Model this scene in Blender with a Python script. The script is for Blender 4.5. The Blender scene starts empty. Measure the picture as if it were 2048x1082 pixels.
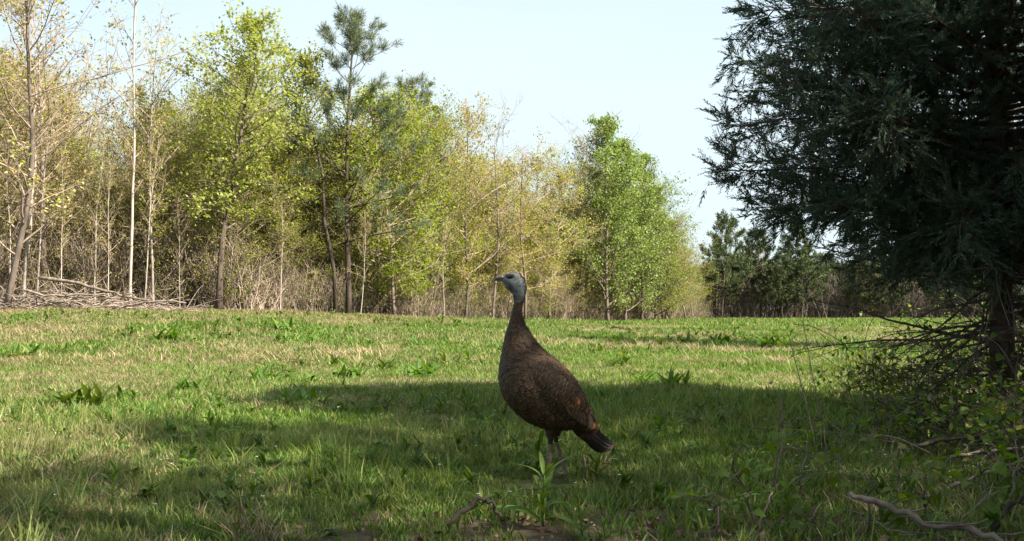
import bpy, math, random
import numpy as np
from mathutils import Vector, Matrix
PI = math.pi
S = bpy.context.scene
COL = S.collection

# ------------------------------------------------------------------ camera, sky, sun, exposure
CAM_H, F, W, H = 0.70, 2100.0, 2048.0, 1082.0
HORIZON = 615.0
PITCH = math.atan((HORIZON - H/2)/F)
cam_d = bpy.data.cameras.new('camera')
cam = bpy.data.objects.new('camera', cam_d); COL.objects.link(cam)
cam_d.sensor_width = 36.0; cam_d.lens = 36.0*F/W
cam_d.clip_start = 0.05; cam_d.clip_end = 2000
cam.location = (0, 0, CAM_H); cam.rotation_euler = (PI/2 + PITCH, 0, 0)
S.camera = cam

SUN_AZ, SUN_EL = math.radians(115), math.radians(41)      # azimuth clockwise from the view direction
world = bpy.data.worlds.new('World'); S.world = world; world.use_nodes = True
nt = world.node_tree; nt.nodes.clear()
out = nt.nodes.new('ShaderNodeOutputWorld'); bg = nt.nodes.new('ShaderNodeBackground')
sky = nt.nodes.new('ShaderNodeTexSky'); sky.sky_type = 'NISHITA'; sky.sun_disc = False
sky.sun_elevation = SUN_EL; sky.sun_rotation = SUN_AZ; sky.air_density = 1.0; sky.dust_density = 1.2
tc = nt.nodes.new('ShaderNodeTexCoord'); mp = nt.nodes.new('ShaderNodeMapping')
mp.inputs['Scale'].default_value = (1, 1, 3.2)
nz = nt.nodes.new('ShaderNodeTexNoise'); nz.inputs['Scale'].default_value = .9; nz.inputs['Detail'].default_value = 3
cr = nt.nodes.new('ShaderNodeMapRange'); cr.inputs['From Min'].default_value = 0.36; cr.inputs['From Max'].default_value = 0.62
cr.inputs['To Min'].default_value = 0.5; cr.inputs['To Max'].default_value = 0.95
mx = nt.nodes.new('ShaderNodeMix'); mx.data_type = 'RGBA'
mx.inputs[7].default_value = (3.15, 3.7, 3.95, 1)          # thin bright cloud veil
nt.links.new(tc.outputs['Generated'], mp.inputs['Vector']); nt.links.new(mp.outputs[0], nz.inputs['Vector'])
nt.links.new(nz.outputs['Fac'], cr.inputs['Value']); nt.links.new(cr.outputs[0], mx.inputs[0])
nt.links.new(sky.outputs[0], mx.inputs[6]); nt.links.new(mx.outputs[2], bg.inputs['Color'])
bg.inputs['Strength'].default_value = 0.08
nt.links.new(bg.outputs[0], out.inputs['Surface'])
sl = bpy.data.lights.new('sun', 'SUN'); sl.energy = 5.0; sl.angle = math.radians(0.55); sl.color = (1.0, 0.93, 0.82)
so = bpy.data.objects.new('sun', sl); COL.objects.link(so)
sdir = Vector((math.sin(SUN_AZ)*math.cos(SUN_EL), math.cos(SUN_AZ)*math.cos(SUN_EL), math.sin(SUN_EL)))
so.rotation_euler = sdir.to_track_quat('Z', 'Y').to_euler(); so.location = sdir*60
S.view_settings.view_transform = 'Standard'; S.view_settings.look = 'None'
S.view_settings.gamma = 1.0; S.view_settings.use_curve_mapping = False
S.view_settings.exposure = 1.8
try:
    S.cycles.max_bounces = 6; S.cycles.transmission_bounces = 4; S.cycles.diffuse_bounces = 3
except Exception: pass

# ------------------------------------------------------------------ helpers
def ray(px, py):
    u, v = (px - W/2)/F, (H/2 - py)/F
    c, s = math.cos(PITCH), math.sin(PITCH)
    return np.array([u, c - v*s, s + v*c])
def P(px, py, d):
    r = ray(px, py); return np.array([0, 0, CAM_H]) + r*(d/r[1])
def sstep(a, b, x):
    t = np.clip((x - a)/(b - a), 0, 1); return t*t*(3 - 2*t)
def hash2(i, j, s):
    n = np.sin(i*127.1 + j*311.7 + s*74.7)*43758.5453
    return n - np.floor(n)
def vnoise(x, y, s=0):
    i, j = np.floor(x), np.floor(y); fx, fy = x - i, y - j
    fx, fy = fx*fx*(3-2*fx), fy*fy*(3-2*fy)
    a, b, c, d = hash2(i, j, s), hash2(i+1, j, s), hash2(i, j+1, s), hash2(i+1, j+1, s)
    return (a*(1-fx) + b*fx)*(1-fy) + (c*(1-fx) + d*fx)*fy
def gz(x, y):
    x = np.asarray(x, float); y = np.asarray(y, float)
    z = 0.66*sstep(0, 1, (6 - x)/18)*sstep(9, 29, y) - 0.42*sstep(48, 95, y)
    z = z + (vnoise(x*0.5, y*0.5, 3) - .5)*0.07*sstep(5, 9, y) + (vnoise(x*1.7, y*1.7, 5) - .5)*0.03
    return z
def G(px, py):                       # the ground point seen at a pixel
    r = ray(px, py); t = 1.0
    for _ in range(400):
        p = np.array([0, 0, CAM_H]) + r*t
        if p[2] <= gz(p[0], p[1]): return p
        t *= 1.012
    return p
def gp(x, y, dz=0): return (float(x), float(y), float(gz(x, y)) + dz)
DT = np.array([[-400, 27], [0, 27], [500, 29], [900, 36], [1200, 46], [1380, 58], [1420, 82], [2600, 88]])
def line_depth(px): return float(np.interp(px, DT[:, 0], DT[:, 1]))

class MB:
    """collects vertices and faces, with material slots and uv, and links them as one mesh"""
    def __init__(s): s.v, s.q, s.t, s.qm, s.tm, s.n = [], [], [], [], [], 0; s.uvq, s.uvt = [], []
    def add(s, v, q=None, t=None, m=0, uvq=None, uvt=None):
        v = np.asarray(v, np.float32).reshape(-1, 3)
        if q is not None and len(q):
            q = np.asarray(q, np.int64).reshape(-1, 4); s.q.append(q + s.n); s.qm.append(np.full(len(q), m))
            s.uvq.append(np.zeros((len(q)*4, 2), np.float32) if uvq is None else np.asarray(uvq, np.float32).reshape(-1, 2))
        if t is not None and len(t):
            t = np.asarray(t, np.int64).reshape(-1, 3); s.t.append(t + s.n); s.tm.append(np.full(len(t), m))
            s.uvt.append(np.zeros((len(t)*3, 2), np.float32) if uvt is None else np.asarray(uvt, np.float32).reshape(-1, 2))
        s.v.append(v); s.n += len(v); return s
    def tube(s, pts, rad, sides=5, m=0, cap=True):
        p = np.asarray(pts, float); r = np.broadcast_to(np.asarray(rad, float), (len(p),))
        tg = np.gradient(p, axis=0); tg /= np.linalg.norm(tg, axis=1)[:, None] + 1e-9
        av = p[-1] - p[0]; ref = np.eye(3)[np.argmin(np.abs(av))]
        n1 = np.cross(tg, ref); n1 /= np.linalg.norm(n1, axis=1)[:, None] + 1e-9
        n2 = np.cross(tg, n1)
        a = np.arange(sides)*2*PI/sides
        ring = p[:, None] + r[:, None, None]*(np.cos(a)[None, :, None]*n1[:, None] + np.sin(a)[None, :, None]*n2[:, None])
        k = len(p); i = np.arange(k-1)[:, None]*sides; j = np.arange(sides)[None]; j2 = (j+1) % sides
        q = np.stack([i+j, i+j2, i+sides+j2, i+sides+j], -1).reshape(-1, 4)
        t = []
        v = ring.reshape(-1, 3)
        if cap:
            v = np.vstack([v, p[-1:]+tg[-1]*r[-1]*.5, p[:1]]); e = k*sides
            jj = np.arange(sides)
            t = np.vstack([np.stack([(k-1)*sides+jj, (k-1)*sides+(jj+1) % sides, np.full(sides, e)], 1),
                           np.stack([(jj+1) % sides, jj, np.full(sides, e+1)], 1)])
        return s.add(v, q, t if cap else None, m)
    def leaves(s, pos, d, size, aspect=0.55, m=0, rng=None, flat=0.0):
        """rhombic leaf faces at pos pointing along d"""
        rng = rng or np.random.default_rng(1); n = len(pos)
        if n == 0: return s
        pos = np.asarray(pos, float); d = d/(np.linalg.norm(d, axis=1)[:, None]+1e-9)
        r = rng.normal(size=(n, 3)); r[:, 2] *= (1-flat); r[:, :2] *= 1
        if flat: side = np.cross(d, np.array([0, 0, 1.0]) + r*(1-flat)*.6)
        else: side = np.cross(d, r)
        side /= np.linalg.norm(side, axis=1)[:, None]+1e-9
        size = np.broadcast_to(size, (n,))[:, None]
        a = pos; c = pos + d*size; mid = pos + d*size*0.45; w = side*size*aspect*.5
        v = np.stack([a, mid+w, c, mid-w], 1).reshape(-1, 3)
        return s.add(v, np.arange(n*4).reshape(-1, 4), m=m)
    def stamp(s, pv, pq, pt, mats, m=0):
        """copies of a small mesh under an array of 4x4 matrices"""
        n = len(mats); k = len(pv)
        hv = np.hstack([pv, np.ones((k, 1))])
        v = np.einsum('nij,kj->nki', mats, hv)[:, :, :3].reshape(-1, 3)
        off = (np.arange(n)*k)[:, None, None]
        q = (pq[None] + off).reshape(-1, 4) if pq is not None and len(pq) else None
        t = (pt[None] + off).reshape(-1, 3) if pt is not None and len(pt) else None
        return s.add(v, q, t, m)
    def mesh(s, name, mats, smooth=False):
        me = bpy.data.meshes.new(name)
        v = np.vstack(s.v); q = np.vstack(s.q) if s.q else np.zeros((0, 4), int); t = np.vstack(s.t) if s.t else np.zeros((0, 3), int)
        loops = np.concatenate([q.ravel(), t.ravel()]).astype(np.int32)
        nq, ntr = len(q), len(t)
        me.vertices.add(len(v)); me.vertices.foreach_set('co', v.astype(np.float32).ravel())
        me.loops.add(len(loops)); me.loops.foreach_set('vertex_index', loops)
        me.polygons.add(nq+ntr)
        me.polygons.foreach_set('loop_start', np.concatenate([np.arange(nq)*4, nq*4 + np.arange(ntr)*3]).astype(np.int32))
        me.polygons.foreach_set('material_index', np.concatenate(s.qm + s.tm).astype(np.int32))
        me.update(calc_edges=True)
        if any(np.any(u) for u in s.uvq + s.uvt):
            uv = me.uv_layers.new(name='UVMap'); uv.data.foreach_set('uv', np.vstack(s.uvq + s.uvt).astype(np.float32).ravel())
        me.shade_smooth() if smooth else me.shade_flat()
        me.validate()
        for x in mats: me.materials.append(x)
        return me
    def build(s, name, mats, parent=None, smooth=False, loc=None):
        o = bpy.data.objects.new(name, s.mesh(name, mats if isinstance(mats, (list, tuple)) else [mats], smooth))
        COL.objects.link(o)
        if parent is not None: o.parent = parent
        if loc is not None: o.location = loc
        return o

def tag(o, label, cat, group=None):
    o['label'] = label; o['category'] = cat
    if group: o['group'] = group
    return o
def thing(name, label, cat, loc=(0, 0, 0), rz=0, group=None, sc=1.0):
    o = bpy.data.objects.new(name, None); COL.objects.link(o); o.empty_display_size = .1
    o.location = loc; o.rotation_euler = (0, 0, rz); o.scale = (sc, sc, sc)
    return tag(o, label, cat, group)
def part(name, me, parent, loc=None, rot=None, sc=None):
    o = bpy.data.objects.new(name, me); COL.objects.link(o); o.parent = parent
    if loc is not None: o.location = loc
    if rot is not None: o.rotation_euler = rot
    if sc is not None: o.scale = (sc,)*3 if not hasattr(sc, '__len__') else sc
    return o

# ------------------------------------------------------------------ materials
def new_mat(name):
    m = bpy.data.materials.new(name); m.use_nodes = True; m.node_tree.nodes.clear(); return m, m.node_tree.nodes, m.node_tree.links
def ramp(n, stops):
    r = n.new('ShaderNodeValToRGB'); e = r.color_ramp.elements
    while len(e) < len(stops): e.new(0.5)
    for k, (p, c) in enumerate(stops): e[k].position = p; e[k].color = (*c, 1)
    return r
def leaf_mat(name, cols, trans=0.45, world_cols=None, world_scale=0.25, world_x=False, obj_var=0.35, spec=0.25, rough=0.55):
    """two-sided leaf: cols spread over the single leaves, brightness also varies by plant"""
    m, n, l = new_mat(name)
    geo = n.new('ShaderNodeNewGeometry'); oi = n.new('ShaderNodeObjectInfo')
    r = ramp(n, [(i/(len(cols)-1) if len(cols) > 1 else 0, c) for i, c in enumerate(cols)])
    l.new(geo.outputs['Random Per Island'], r.inputs[0])
    col = r.outputs[0]
    if world_cols:
        nz = n.new('ShaderNodeTexNoise'); nz.inputs['Scale'].default_value = world_scale; nz.inputs['Detail'].default_value = 4
        l.new(geo.outputs['Position'], nz.inputs['Vector'])
        mr = n.new('ShaderNodeMapRange'); mr.inputs['From Min'].default_value = .42; mr.inputs['From Max'].default_value = .66
        l.new(nz.outputs['Fac'], mr.inputs['Value'])
        mm = n.new('ShaderNodeMix'); mm.data_type = 'RGBA'; mm.blend_type = 'MIX'
        mul = n.new('ShaderNodeMath'); mul.operation = 'MULTIPLY'; mul.inputs[1].default_value = world_cols[1]
        l.new(mr.outputs[0], mul.inputs[0]); fac = mul.outputs[0]
        if world_x:      # the sward is thinner and drier towards the left of the field
            sp = n.new('ShaderNodeSeparateXYZ'); l.new(geo.outputs['Position'], sp.inputs[0])
            mxr = n.new('ShaderNodeMapRange'); mxr.inputs['From Min'].default_value = -4; mxr.inputs['From Max'].default_value = 1.5
            mxr.inputs['To Min'].default_value = 1.3; mxr.inputs['To Max'].default_value = .45; l.new(sp.outputs['X'], mxr.inputs['Value'])
            mu2 = n.new('ShaderNodeMath'); mu2.operation = 'MULTIPLY'; mu2.use_clamp = True; l.new(fac, mu2.inputs[0]); l.new(mxr.outputs[0], mu2.inputs[1]); fac = mu2.outputs[0]
        l.new(fac, mm.inputs[0])
        mm.inputs[7].default_value = (*world_cols[0], 1); l.new(col, mm.inputs[6]); col = mm.outputs[2]
    hsv = n.new('ShaderNodeHueSaturation')
    mr2 = n.new('ShaderNodeMapRange'); mr2.inputs['To Min'].default_value = 1-obj_var; mr2.inputs['To Max'].default_value = 1+obj_var
    mr3 = n.new('ShaderNodeMapRange'); mr3.inputs['To Min'].default_value = .485; mr3.inputs['To Max'].default_value = .515
    l.new(oi.outputs['Random'], mr2.inputs['Value']); l.new(oi.outputs['Random'], mr3.inputs['Value'])
    l.new(mr2.outputs[0], hsv.inputs['Value']); l.new(mr3.outputs[0], hsv.inputs['Hue']); l.new(col, hsv.inputs['Color'])
    p = n.new('ShaderNodeBsdfPrincipled'); p.inputs['Roughness'].default_value = rough; p.inputs['Specular IOR Level'].default_value = spec
    tr = n.new('ShaderNodeBsdfTranslucent'); ms = n.new('ShaderNodeMixShader'); ms.inputs[0].default_value = trans
    g = n.new('ShaderNodeHueSaturation'); g.inputs['Saturation'].default_value = 1.15; g.inputs['Value'].default_value = 1.25
    l.new(hsv.outputs[0], p.inputs['Base Color']); l.new(hsv.outputs[0], g.inputs['Color']); l.new(g.outputs[0], tr.inputs['Color'])
    l.new(p.outputs[0], ms.inputs[1]); l.new(tr.outputs[0], ms.inputs[2])
    o = n.new('ShaderNodeOutputMaterial'); l.new(ms.outputs[0], o.inputs['Surface']); return m
def bark_mat(name, a, b, scale=6, c=None):
    m, n, l = new_mat(name)
    tcn = n.new('ShaderNodeTexCoord'); mp = n.new('ShaderNodeMapping'); mp.inputs['Scale'].default_value = (1, 1, .22)
    nz = n.new('ShaderNodeTexNoise'); nz.inputs['Scale'].default_value = scale; nz.inputs['Detail'].default_value = 8; nz.inputs['Roughness'].default_value = .7
    l.new(tcn.outputs['Object'], mp.inputs['Vector']); l.new(mp.outputs[0], nz.inputs['Vector'])
    st = [(.35, a), (.62, b)] + ([(.72, c)] if c else [])
    r = ramp(n, st); l.new(nz.outputs['Fac'], r.inputs[0])
    oi = n.new('ShaderNodeObjectInfo'); mr = n.new('ShaderNodeMapRange'); mr.inputs['To Min'].default_value = .7; mr.inputs['To Max'].default_value = 1.3
    hv = n.new('ShaderNodeHueSaturation'); l.new(oi.outputs['Random'], mr.inputs['Value']); l.new(mr.outputs[0], hv.inputs['Value']); l.new(r.outputs[0], hv.inputs['Color'])
    p = n.new('ShaderNodeBsdfPrincipled'); p.inputs['Roughness'].default_value = .85; p.inputs['Specular IOR Level'].default_value = .2
    l.new(hv.outputs[0], p.inputs['Base Color'])
    bp = n.new('ShaderNodeBump'); bp.inputs['Strength'].default_value = .5; bp.inputs['Distance'].default_value = .01
    l.new(nz.outputs['Fac'], bp.inputs['Height']); l.new(bp.outputs[0], p.inputs['Normal'])
    o = n.new('ShaderNodeOutputMaterial'); l.new(p.outputs[0], o.inputs['Surface']); return m

M = {}
M['bark_pale'] = bark_mat('pale_bark', (.22, .175, .14), (.44, .38, .32), 9, (.54, .49, .43))
M['bark_grey'] = bark_mat('grey_bark', (.07, .052, .04), (.19, .15, .12), 8)
M['bark_dark'] = bark_mat('dark_bark', (.03, .022, .017), (.10, .075, .055), 8)
M['bark_cedar'] = bark_mat('cedar_bark', (.028, .02, .015), (.09, .06, .042), 14)
M['dead_wood'] = bark_mat('dead_wood', (.11, .08, .06), (.30, .24, .19), 10, (.40, .34, .28))
M['twig_tan'] = bark_mat('tan_twigs', (.20, .145, .105), (.40, .31, .24), 5)
M['tan_leaf'] = leaf_mat('tan_bud_leaves', [(.38, .26, .15), (.38, .30, .14), (.34, .33, .10), (.27, .30, .07)], .45)
M['maple'] = leaf_mat('maple_leaves', [(.19, .23, .045), (.27, .30, .07), (.36, .37, .12)], .5, obj_var=.15)
M['lime'] = leaf_mat('lime_leaves', [(.13, .18, .02), (.20, .24, .03), (.28, .29, .05)], .5, obj_var=.25)
M['olive'] = leaf_mat('olive_leaves', [(.12, .14, .02), (.20, .205, .03), (.27, .235, .05)], .45, obj_var=.3)
M['gold'] = leaf_mat('golden_leaves', [(.23, .25, .04), (.33, .31, .07), (.35, .26, .10)], .5, obj_var=.2)
M['poplar'] = leaf_mat('poplar_leaves', [(.12, .19, .035), (.20, .28, .06), (.32, .37, .13)], .45, obj_var=.2)
M['pine'] = leaf_mat('pine_needles', [(.06, .085, .04), (.10, .125, .058), (.15, .165, .085)], .15, obj_var=.2)
M['farpine'] = leaf_mat('far_pine_needles', [(.035, .06, .022), (.065, .09, .032), (.11, .105, .04)], .15, obj_var=.35)
M['cedar'] = leaf_mat('cedar_foliage', [(.028, .058, .046), (.048, .086, .064), (.068, .108, .064), (.10, .10, .045)], .28, obj_var=.1,
                      world_cols=((.05, .032, .016), .35), world_scale=1.2)
M['weed'] = leaf_mat('weed_leaves', [(.05, .095, .014), (.085, .14, .02), (.13, .18, .035)], .4, obj_var=.25)
M['vine'] = leaf_mat('vine_leaves', [(.04, .075, .012), (.075, .125, .018), (.21, .22, .035)], .45, obj_var=.35)
M['paleleaf'] = leaf_mat('pale_new_leaves', [(.3, .32, .2), (.42, .4, .3)], .4, obj_var=.2)
M['grass'] = leaf_mat('grass_blades', [(.036, .10, .013), (.08, .158, .02), (.148, .21, .038), (.26, .255, .085)], .42, obj_var=.28,
                      world_cols=((.25, .21, .11), .48), world_scale=.7, world_x=True)
M['dry'] = leaf_mat('dry_grass', [(.20, .14, .07), (.32, .24, .13), (.42, .34, .21)], .3, obj_var=.2)
M['litter'] = leaf_mat('fallen_leaves', [(.05, .028, .018), (.13, .07, .042), (.22, .13, .085), (.30, .21, .15)], .2, obj_var=.2)
M['flower'] = leaf_mat('white_petals', [(.7, .7, .72), (.8, .8, .8)], .3, obj_var=.05)

def ground_mat():
    m, n, l = new_mat('ground_soil')
    geo = n.new('ShaderNodeNewGeometry')
    a = n.new('ShaderNodeTexNoise'); a.inputs['Scale'].default_value = .55; a.inputs['Detail'].default_value = 4
    b = n.new('ShaderNodeTexNoise'); b.inputs['Scale'].default_value = 14; b.inputs['Detail'].default_value = 9; b.inputs['Roughness'].default_value = .75
    l.new(geo.outputs['Position'], a.inputs['Vector']); l.new(geo.outputs['Position'], b.inputs['Vector'])
    g = ramp(n, [(.3, (.025, .035, .010)), (.5, (.055, .075, .018)), (.68, (.14, .12, .05))]); l.new(b.outputs['Fac'], g.inputs[0])
    t = ramp(n, [(.3, (.07, .06, .03)), (.6, (.19, .145, .08))]); l.new(b.outputs['Fac'], t.inputs[0])
    w = ramp(n, [(.3, (.05, .03, .02)), (.55, (.12, .08, .055)), (.7, (.22, .16, .12))]); l.new(b.outputs['Fac'], w.inputs[0])
    mr = n.new('ShaderNodeMapRange'); mr.inputs['From Min'].default_value = .45; mr.inputs['From Max'].default_value = .65; mr.inputs['To Max'].default_value = .6
    l.new(a.outputs['Fac'], mr.inputs['Value'])
    m1 = n.new('ShaderNodeMix'); m1.data_type = 'RGBA'; l.new(mr.outputs[0], m1.inputs[0]); l.new(g.outputs[0], m1.inputs[6]); l.new(t.outputs[0], m1.inputs[7])
    at = n.new('ShaderNodeAttribute'); at.attribute_name = 'litter'
    m2 = n.new('ShaderNodeMix'); m2.data_type = 'RGBA'; l.new(at.outputs['Fac'], m2.inputs[0]); l.new(m1.outputs[2], m2.inputs[6]); l.new(w.outputs[0], m2.inputs[7])
    p = n.new('ShaderNodeBsdfPrincipled'); p.inputs['Roughness'].default_value = .95; p.inputs['Specular IOR Level'].default_value = .1
    l.new(m2.outputs[2], p.inputs['Base Color'])
    bp = n.new('ShaderNodeBump'); bp.inputs['Strength'].default_value = .8; bp.inputs['Distance'].default_value = .03
    l.new(b.outputs['Fac'], bp.inputs['Height']); l.new(bp.outputs[0], p.inputs['Normal'])
    o = n.new('ShaderNodeOutputMaterial'); l.new(p.outputs[0], o.inputs['Surface']); return m
M['ground'] = ground_mat()

# ------------------------------------------------------------------ ground
def wood_mask(x, y):
    """1 inside the woods, 0 in the field"""
    px = np.where(y > .5, x/np.maximum(y, .5)*F + 1024, -999)
    d = np.interp(px, DT[:, 0], DT[:, 1])
    return sstep(-.6, .8, y - d)
def brush_mask(x, y):
    """1 under the cedar and brush on the right, and on the bare patches in front"""
    c = vnoise(x*2.3, y*2.3, 9)*.9
    a = sstep(.2, 1.0, (x - (1.55 + .18*(y-3)) + c - .45)) * sstep(11.5, 9.5, y)
    b = .8*sstep(3.58, 3.40, y + (c-.45)*.5) * sstep(-.75, -.45, x) * sstep(2.4, .5, x)
    return np.clip(a + b, 0, 1)
ys = np.concatenate([np.arange(-6, 1, 1.), np.arange(1, 14, .12), np.arange(14, 40, .5), np.arange(40, 130, 2.), np.array([140, 180, 260, 400, 700])])
xs = np.concatenate([-np.array([600, 300, 160, 100, 70, 55]), np.arange(-45, -6, 1.), np.arange(-6, 6, .14), np.arange(6, 46, 1.), np.array([55, 70, 100, 160, 300, 600])])
X, Y = np.meshgrid(xs, ys)
mb = MB(); nx, ny = len(xs), len(ys)
ii, jj = np.meshgrid(np.arange(nx-1), np.arange(ny-1)); a0 = (jj*nx + ii).ravel()
mb.add(np.stack([X, Y, gz(X, Y)], -1).reshape(-1, 3), np.stack([a0, a0+1, a0+nx+1, a0+nx], 1))
ground = mb.build('ground', M['ground'], smooth=True); ground['kind'] = 'structure'
att = ground.data.attributes.new('litter', 'FLOAT', 'POINT')
att.data.foreach_set('value', np.maximum(wood_mask(X, Y), brush_mask(X, Y)*.9).astype(np.float32).ravel())

# ------------------------------------------------------------------ scatter through geometry nodes (only for stuff)
def scatter(name, protos, pts, rotz, scl, tilt=None):
    """one stuff object whose points carry copies of small unlinked meshes"""
    n = len(pts); me = bpy.data.meshes.new(name); me.vertices.add(n)
    me.vertices.foreach_set('co', np.asarray(pts, np.float32).ravel())
    rot = np.zeros((n, 3), np.float32); rot[:, 2] = rotz
    if tilt is not None: rot[:, :2] = tilt
    a = me.attributes.new('rot', 'FLOAT_VECTOR', 'POINT'); a.data.foreach_set('vector', rot.ravel())
    a = me.attributes.new('scl', 'FLOAT', 'POINT'); a.data.foreach_set('value', np.asarray(scl, np.float32))
    a = me.attributes.new('idx', 'INT', 'POINT'); a.data.foreach_set('value', np.random.default_rng(n).integers(0, len(protos), n).astype(np.int32))
    ob = bpy.data.objects.new(name, me); COL.objects.link(ob); ob['kind'] = 'stuff'
    g = bpy.data.node_groups.new(name + '_scatter', 'GeometryNodeTree')
    g.interface.new_socket('Geometry', in_out='INPUT', socket_type='NodeSocketGeometry')
    g.interface.new_socket('Geometry', in_out='OUTPUT', socket_type='NodeSocketGeometry')
    N, L = g.nodes, g.links
    gi, go = N.new('NodeGroupInput'), N.new('NodeGroupOutput')
    jn = N.new('GeometryNodeJoinGeometry')
    for p in reversed(protos):
        oi = N.new('GeometryNodeObjectInfo'); oi.inputs['Object'].default_value = p; oi.inputs['As Instance'].default_value = True
        L.new(oi.outputs['Geometry'], jn.inputs[0])
    ip = N.new('GeometryNodeInstanceOnPoints'); ip.inputs['Pick Instance'].default_value = True
    mp_ = N.new('GeometryNodeMeshToPoints'); L.new(gi.outputs[0], mp_.inputs['Mesh'])
    def attr(nm, ty):
        q = N.new('GeometryNodeInputNamedAttribute'); q.data_type = ty; q.inputs['Name'].default_value = nm; return q.outputs['Attribute']
    e = N.new('FunctionNodeEulerToRotation'); L.new(attr('rot', 'FLOAT_VECTOR'), e.inputs[0])
    L.new(mp_.outputs[0], ip.inputs['Points']); L.new(jn.outputs[0], ip.inputs['Instance'])
    L.new(attr('idx', 'INT'), ip.inputs['Instance Index']); L.new(e.outputs[0], ip.inputs['Rotation']); L.new(attr('scl', 'FLOAT'), ip.inputs['Scale'])
    L.new(ip.outputs[0], go.inputs[0])
    md = ob.modifiers.new('scatter', 'NODES'); md.node_group = g
    return ob
def proto(name, mb, mats, smooth=False):
    return bpy.data.objects.new(name, mb.mesh(name, mats, smooth))      # not linked: only scattered

# ------------------------------------------------------------------ tree generators
UP = np.array([0, 0, 1.0])
def unit(v): return v/(np.linalg.norm(v)+1e-9)
def wander(rng, p0, d, L, n, bend=.15, lift=0.0):
    p = [np.array(p0, float)]; d = unit(np.array(d, float))
    for i in range(n):
        d = unit(d + rng.normal(size=3)*bend + UP*lift); p.append(p[-1] + d*L/n)
    return np.array(p)
def at(path, t):
    k = t*(len(path)-1); i = min(int(k), len(path)-2); f = k - i
    return path[i]*(1-f) + path[i+1]*f, unit(path[i+1]-path[i])

def deciduous(seed, Ht, tr, fb=.3, nl=26, spread=1.8, up=.7, tw=8, leafn=10, leafs=.07, prof='oval', lean=.05, gap=.12, flat=0.2, forks=1, top_bare=0.0, aspect=.6, lsig=.085):
    rng = np.random.default_rng(seed); wood, tr_, lf = MB(), MB(), MB()
    LP, LD, LS = [], [], []
    for f in range(forks):
        d0 = unit(np.array([rng.normal()*lean*(1+1.5*(forks > 1)), rng.normal()*lean, 1]))
        base = np.array([0, 0, -.1]) if f == 0 else np.array([rng.normal()*.12, rng.normal()*.12, -.1])
        hh = Ht*(1 if f == 0 else rng.uniform(.7, .95))
        tp = wander(rng, base, d0, hh, 12, .045, .03)
        tt = np.linspace(0, 1, 13); rad = tr*(1-tt)**.8 + .008; rad[0] *= 1.35
        tr_.tube(tp, rad, 7)
        ga = rng.uniform(0, 6)
        for i in range(nl):
            t = fb + (1-fb)*((i+rng.uniform(0, 1))/nl)**.95
            t = min(t, .985); p, d = at(tp, t)
            s = (t-fb)/(1-fb)
            pr = {'oval': math.sin(PI*(.12+.86*s))**.7, 'cone': min(1., (1-s)*1.5)**.8*.95+.08, 'vase': .35+.65*s, 'col': .55+.3*math.sin(PI*s)}[prof]
            L = spread*pr*rng.uniform(.55, 1.15)*(1 + .28*math.sin(ga*1.3 + 9*t + seed)); ga += 2.4 + rng.normal()*.4
            el = up + .25*s + rng.normal()*.2
            ld = np.array([math.cos(ga)*math.cos(el), math.sin(ga)*math.cos(el), math.sin(el)])
            lp = wander(rng, p, ld, L, 5, .13, .04)
            r0 = max(.006, float(np.interp(t, tt, rad))*.5)
            wood.tube(lp, np.linspace(r0, .004, 6), 4, cap=False)
            bare = (s > 1-top_bare and top_bare > 0) or rng.random() < .06
            for k in range(tw):
                tk = rng.uniform(.2, 1); q, dq = at(lp, tk)
                td = unit(dq*.8 + rng.normal(size=3)*.65 + UP*.15)
                tl = L*rng.uniform(.18, .42)*(1.15-tk*.5)+.06
                tpth = wander(rng, q, td, tl, 3, .2, .03)
                wood.tube(tpth, np.linspace(.005, .0025, 4), 3, cap=False)
                if bare or rng.random() < gap: continue
                nn = rng.poisson(leafn)
                tv = 1.05 - .95*rng.random(nn)**1.5
                q2 = tpth[0] + (tpth[-1]-tpth[0])*tv[:, None] + rng.normal(size=(nn, 3))*lsig*np.array([1, 1, .7])
                LP.append(q2); LD.append(rng.normal(size=(nn, 3)) + np.array([0, 0, -.25])); LS.append(leafs*rng.uniform(.55, 1.25, nn))
    lf.leaves(np.vstack(LP), np.vstack(LD), np.concatenate(LS), aspect, rng=rng, flat=flat)
    return tr_, wood, lf

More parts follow.
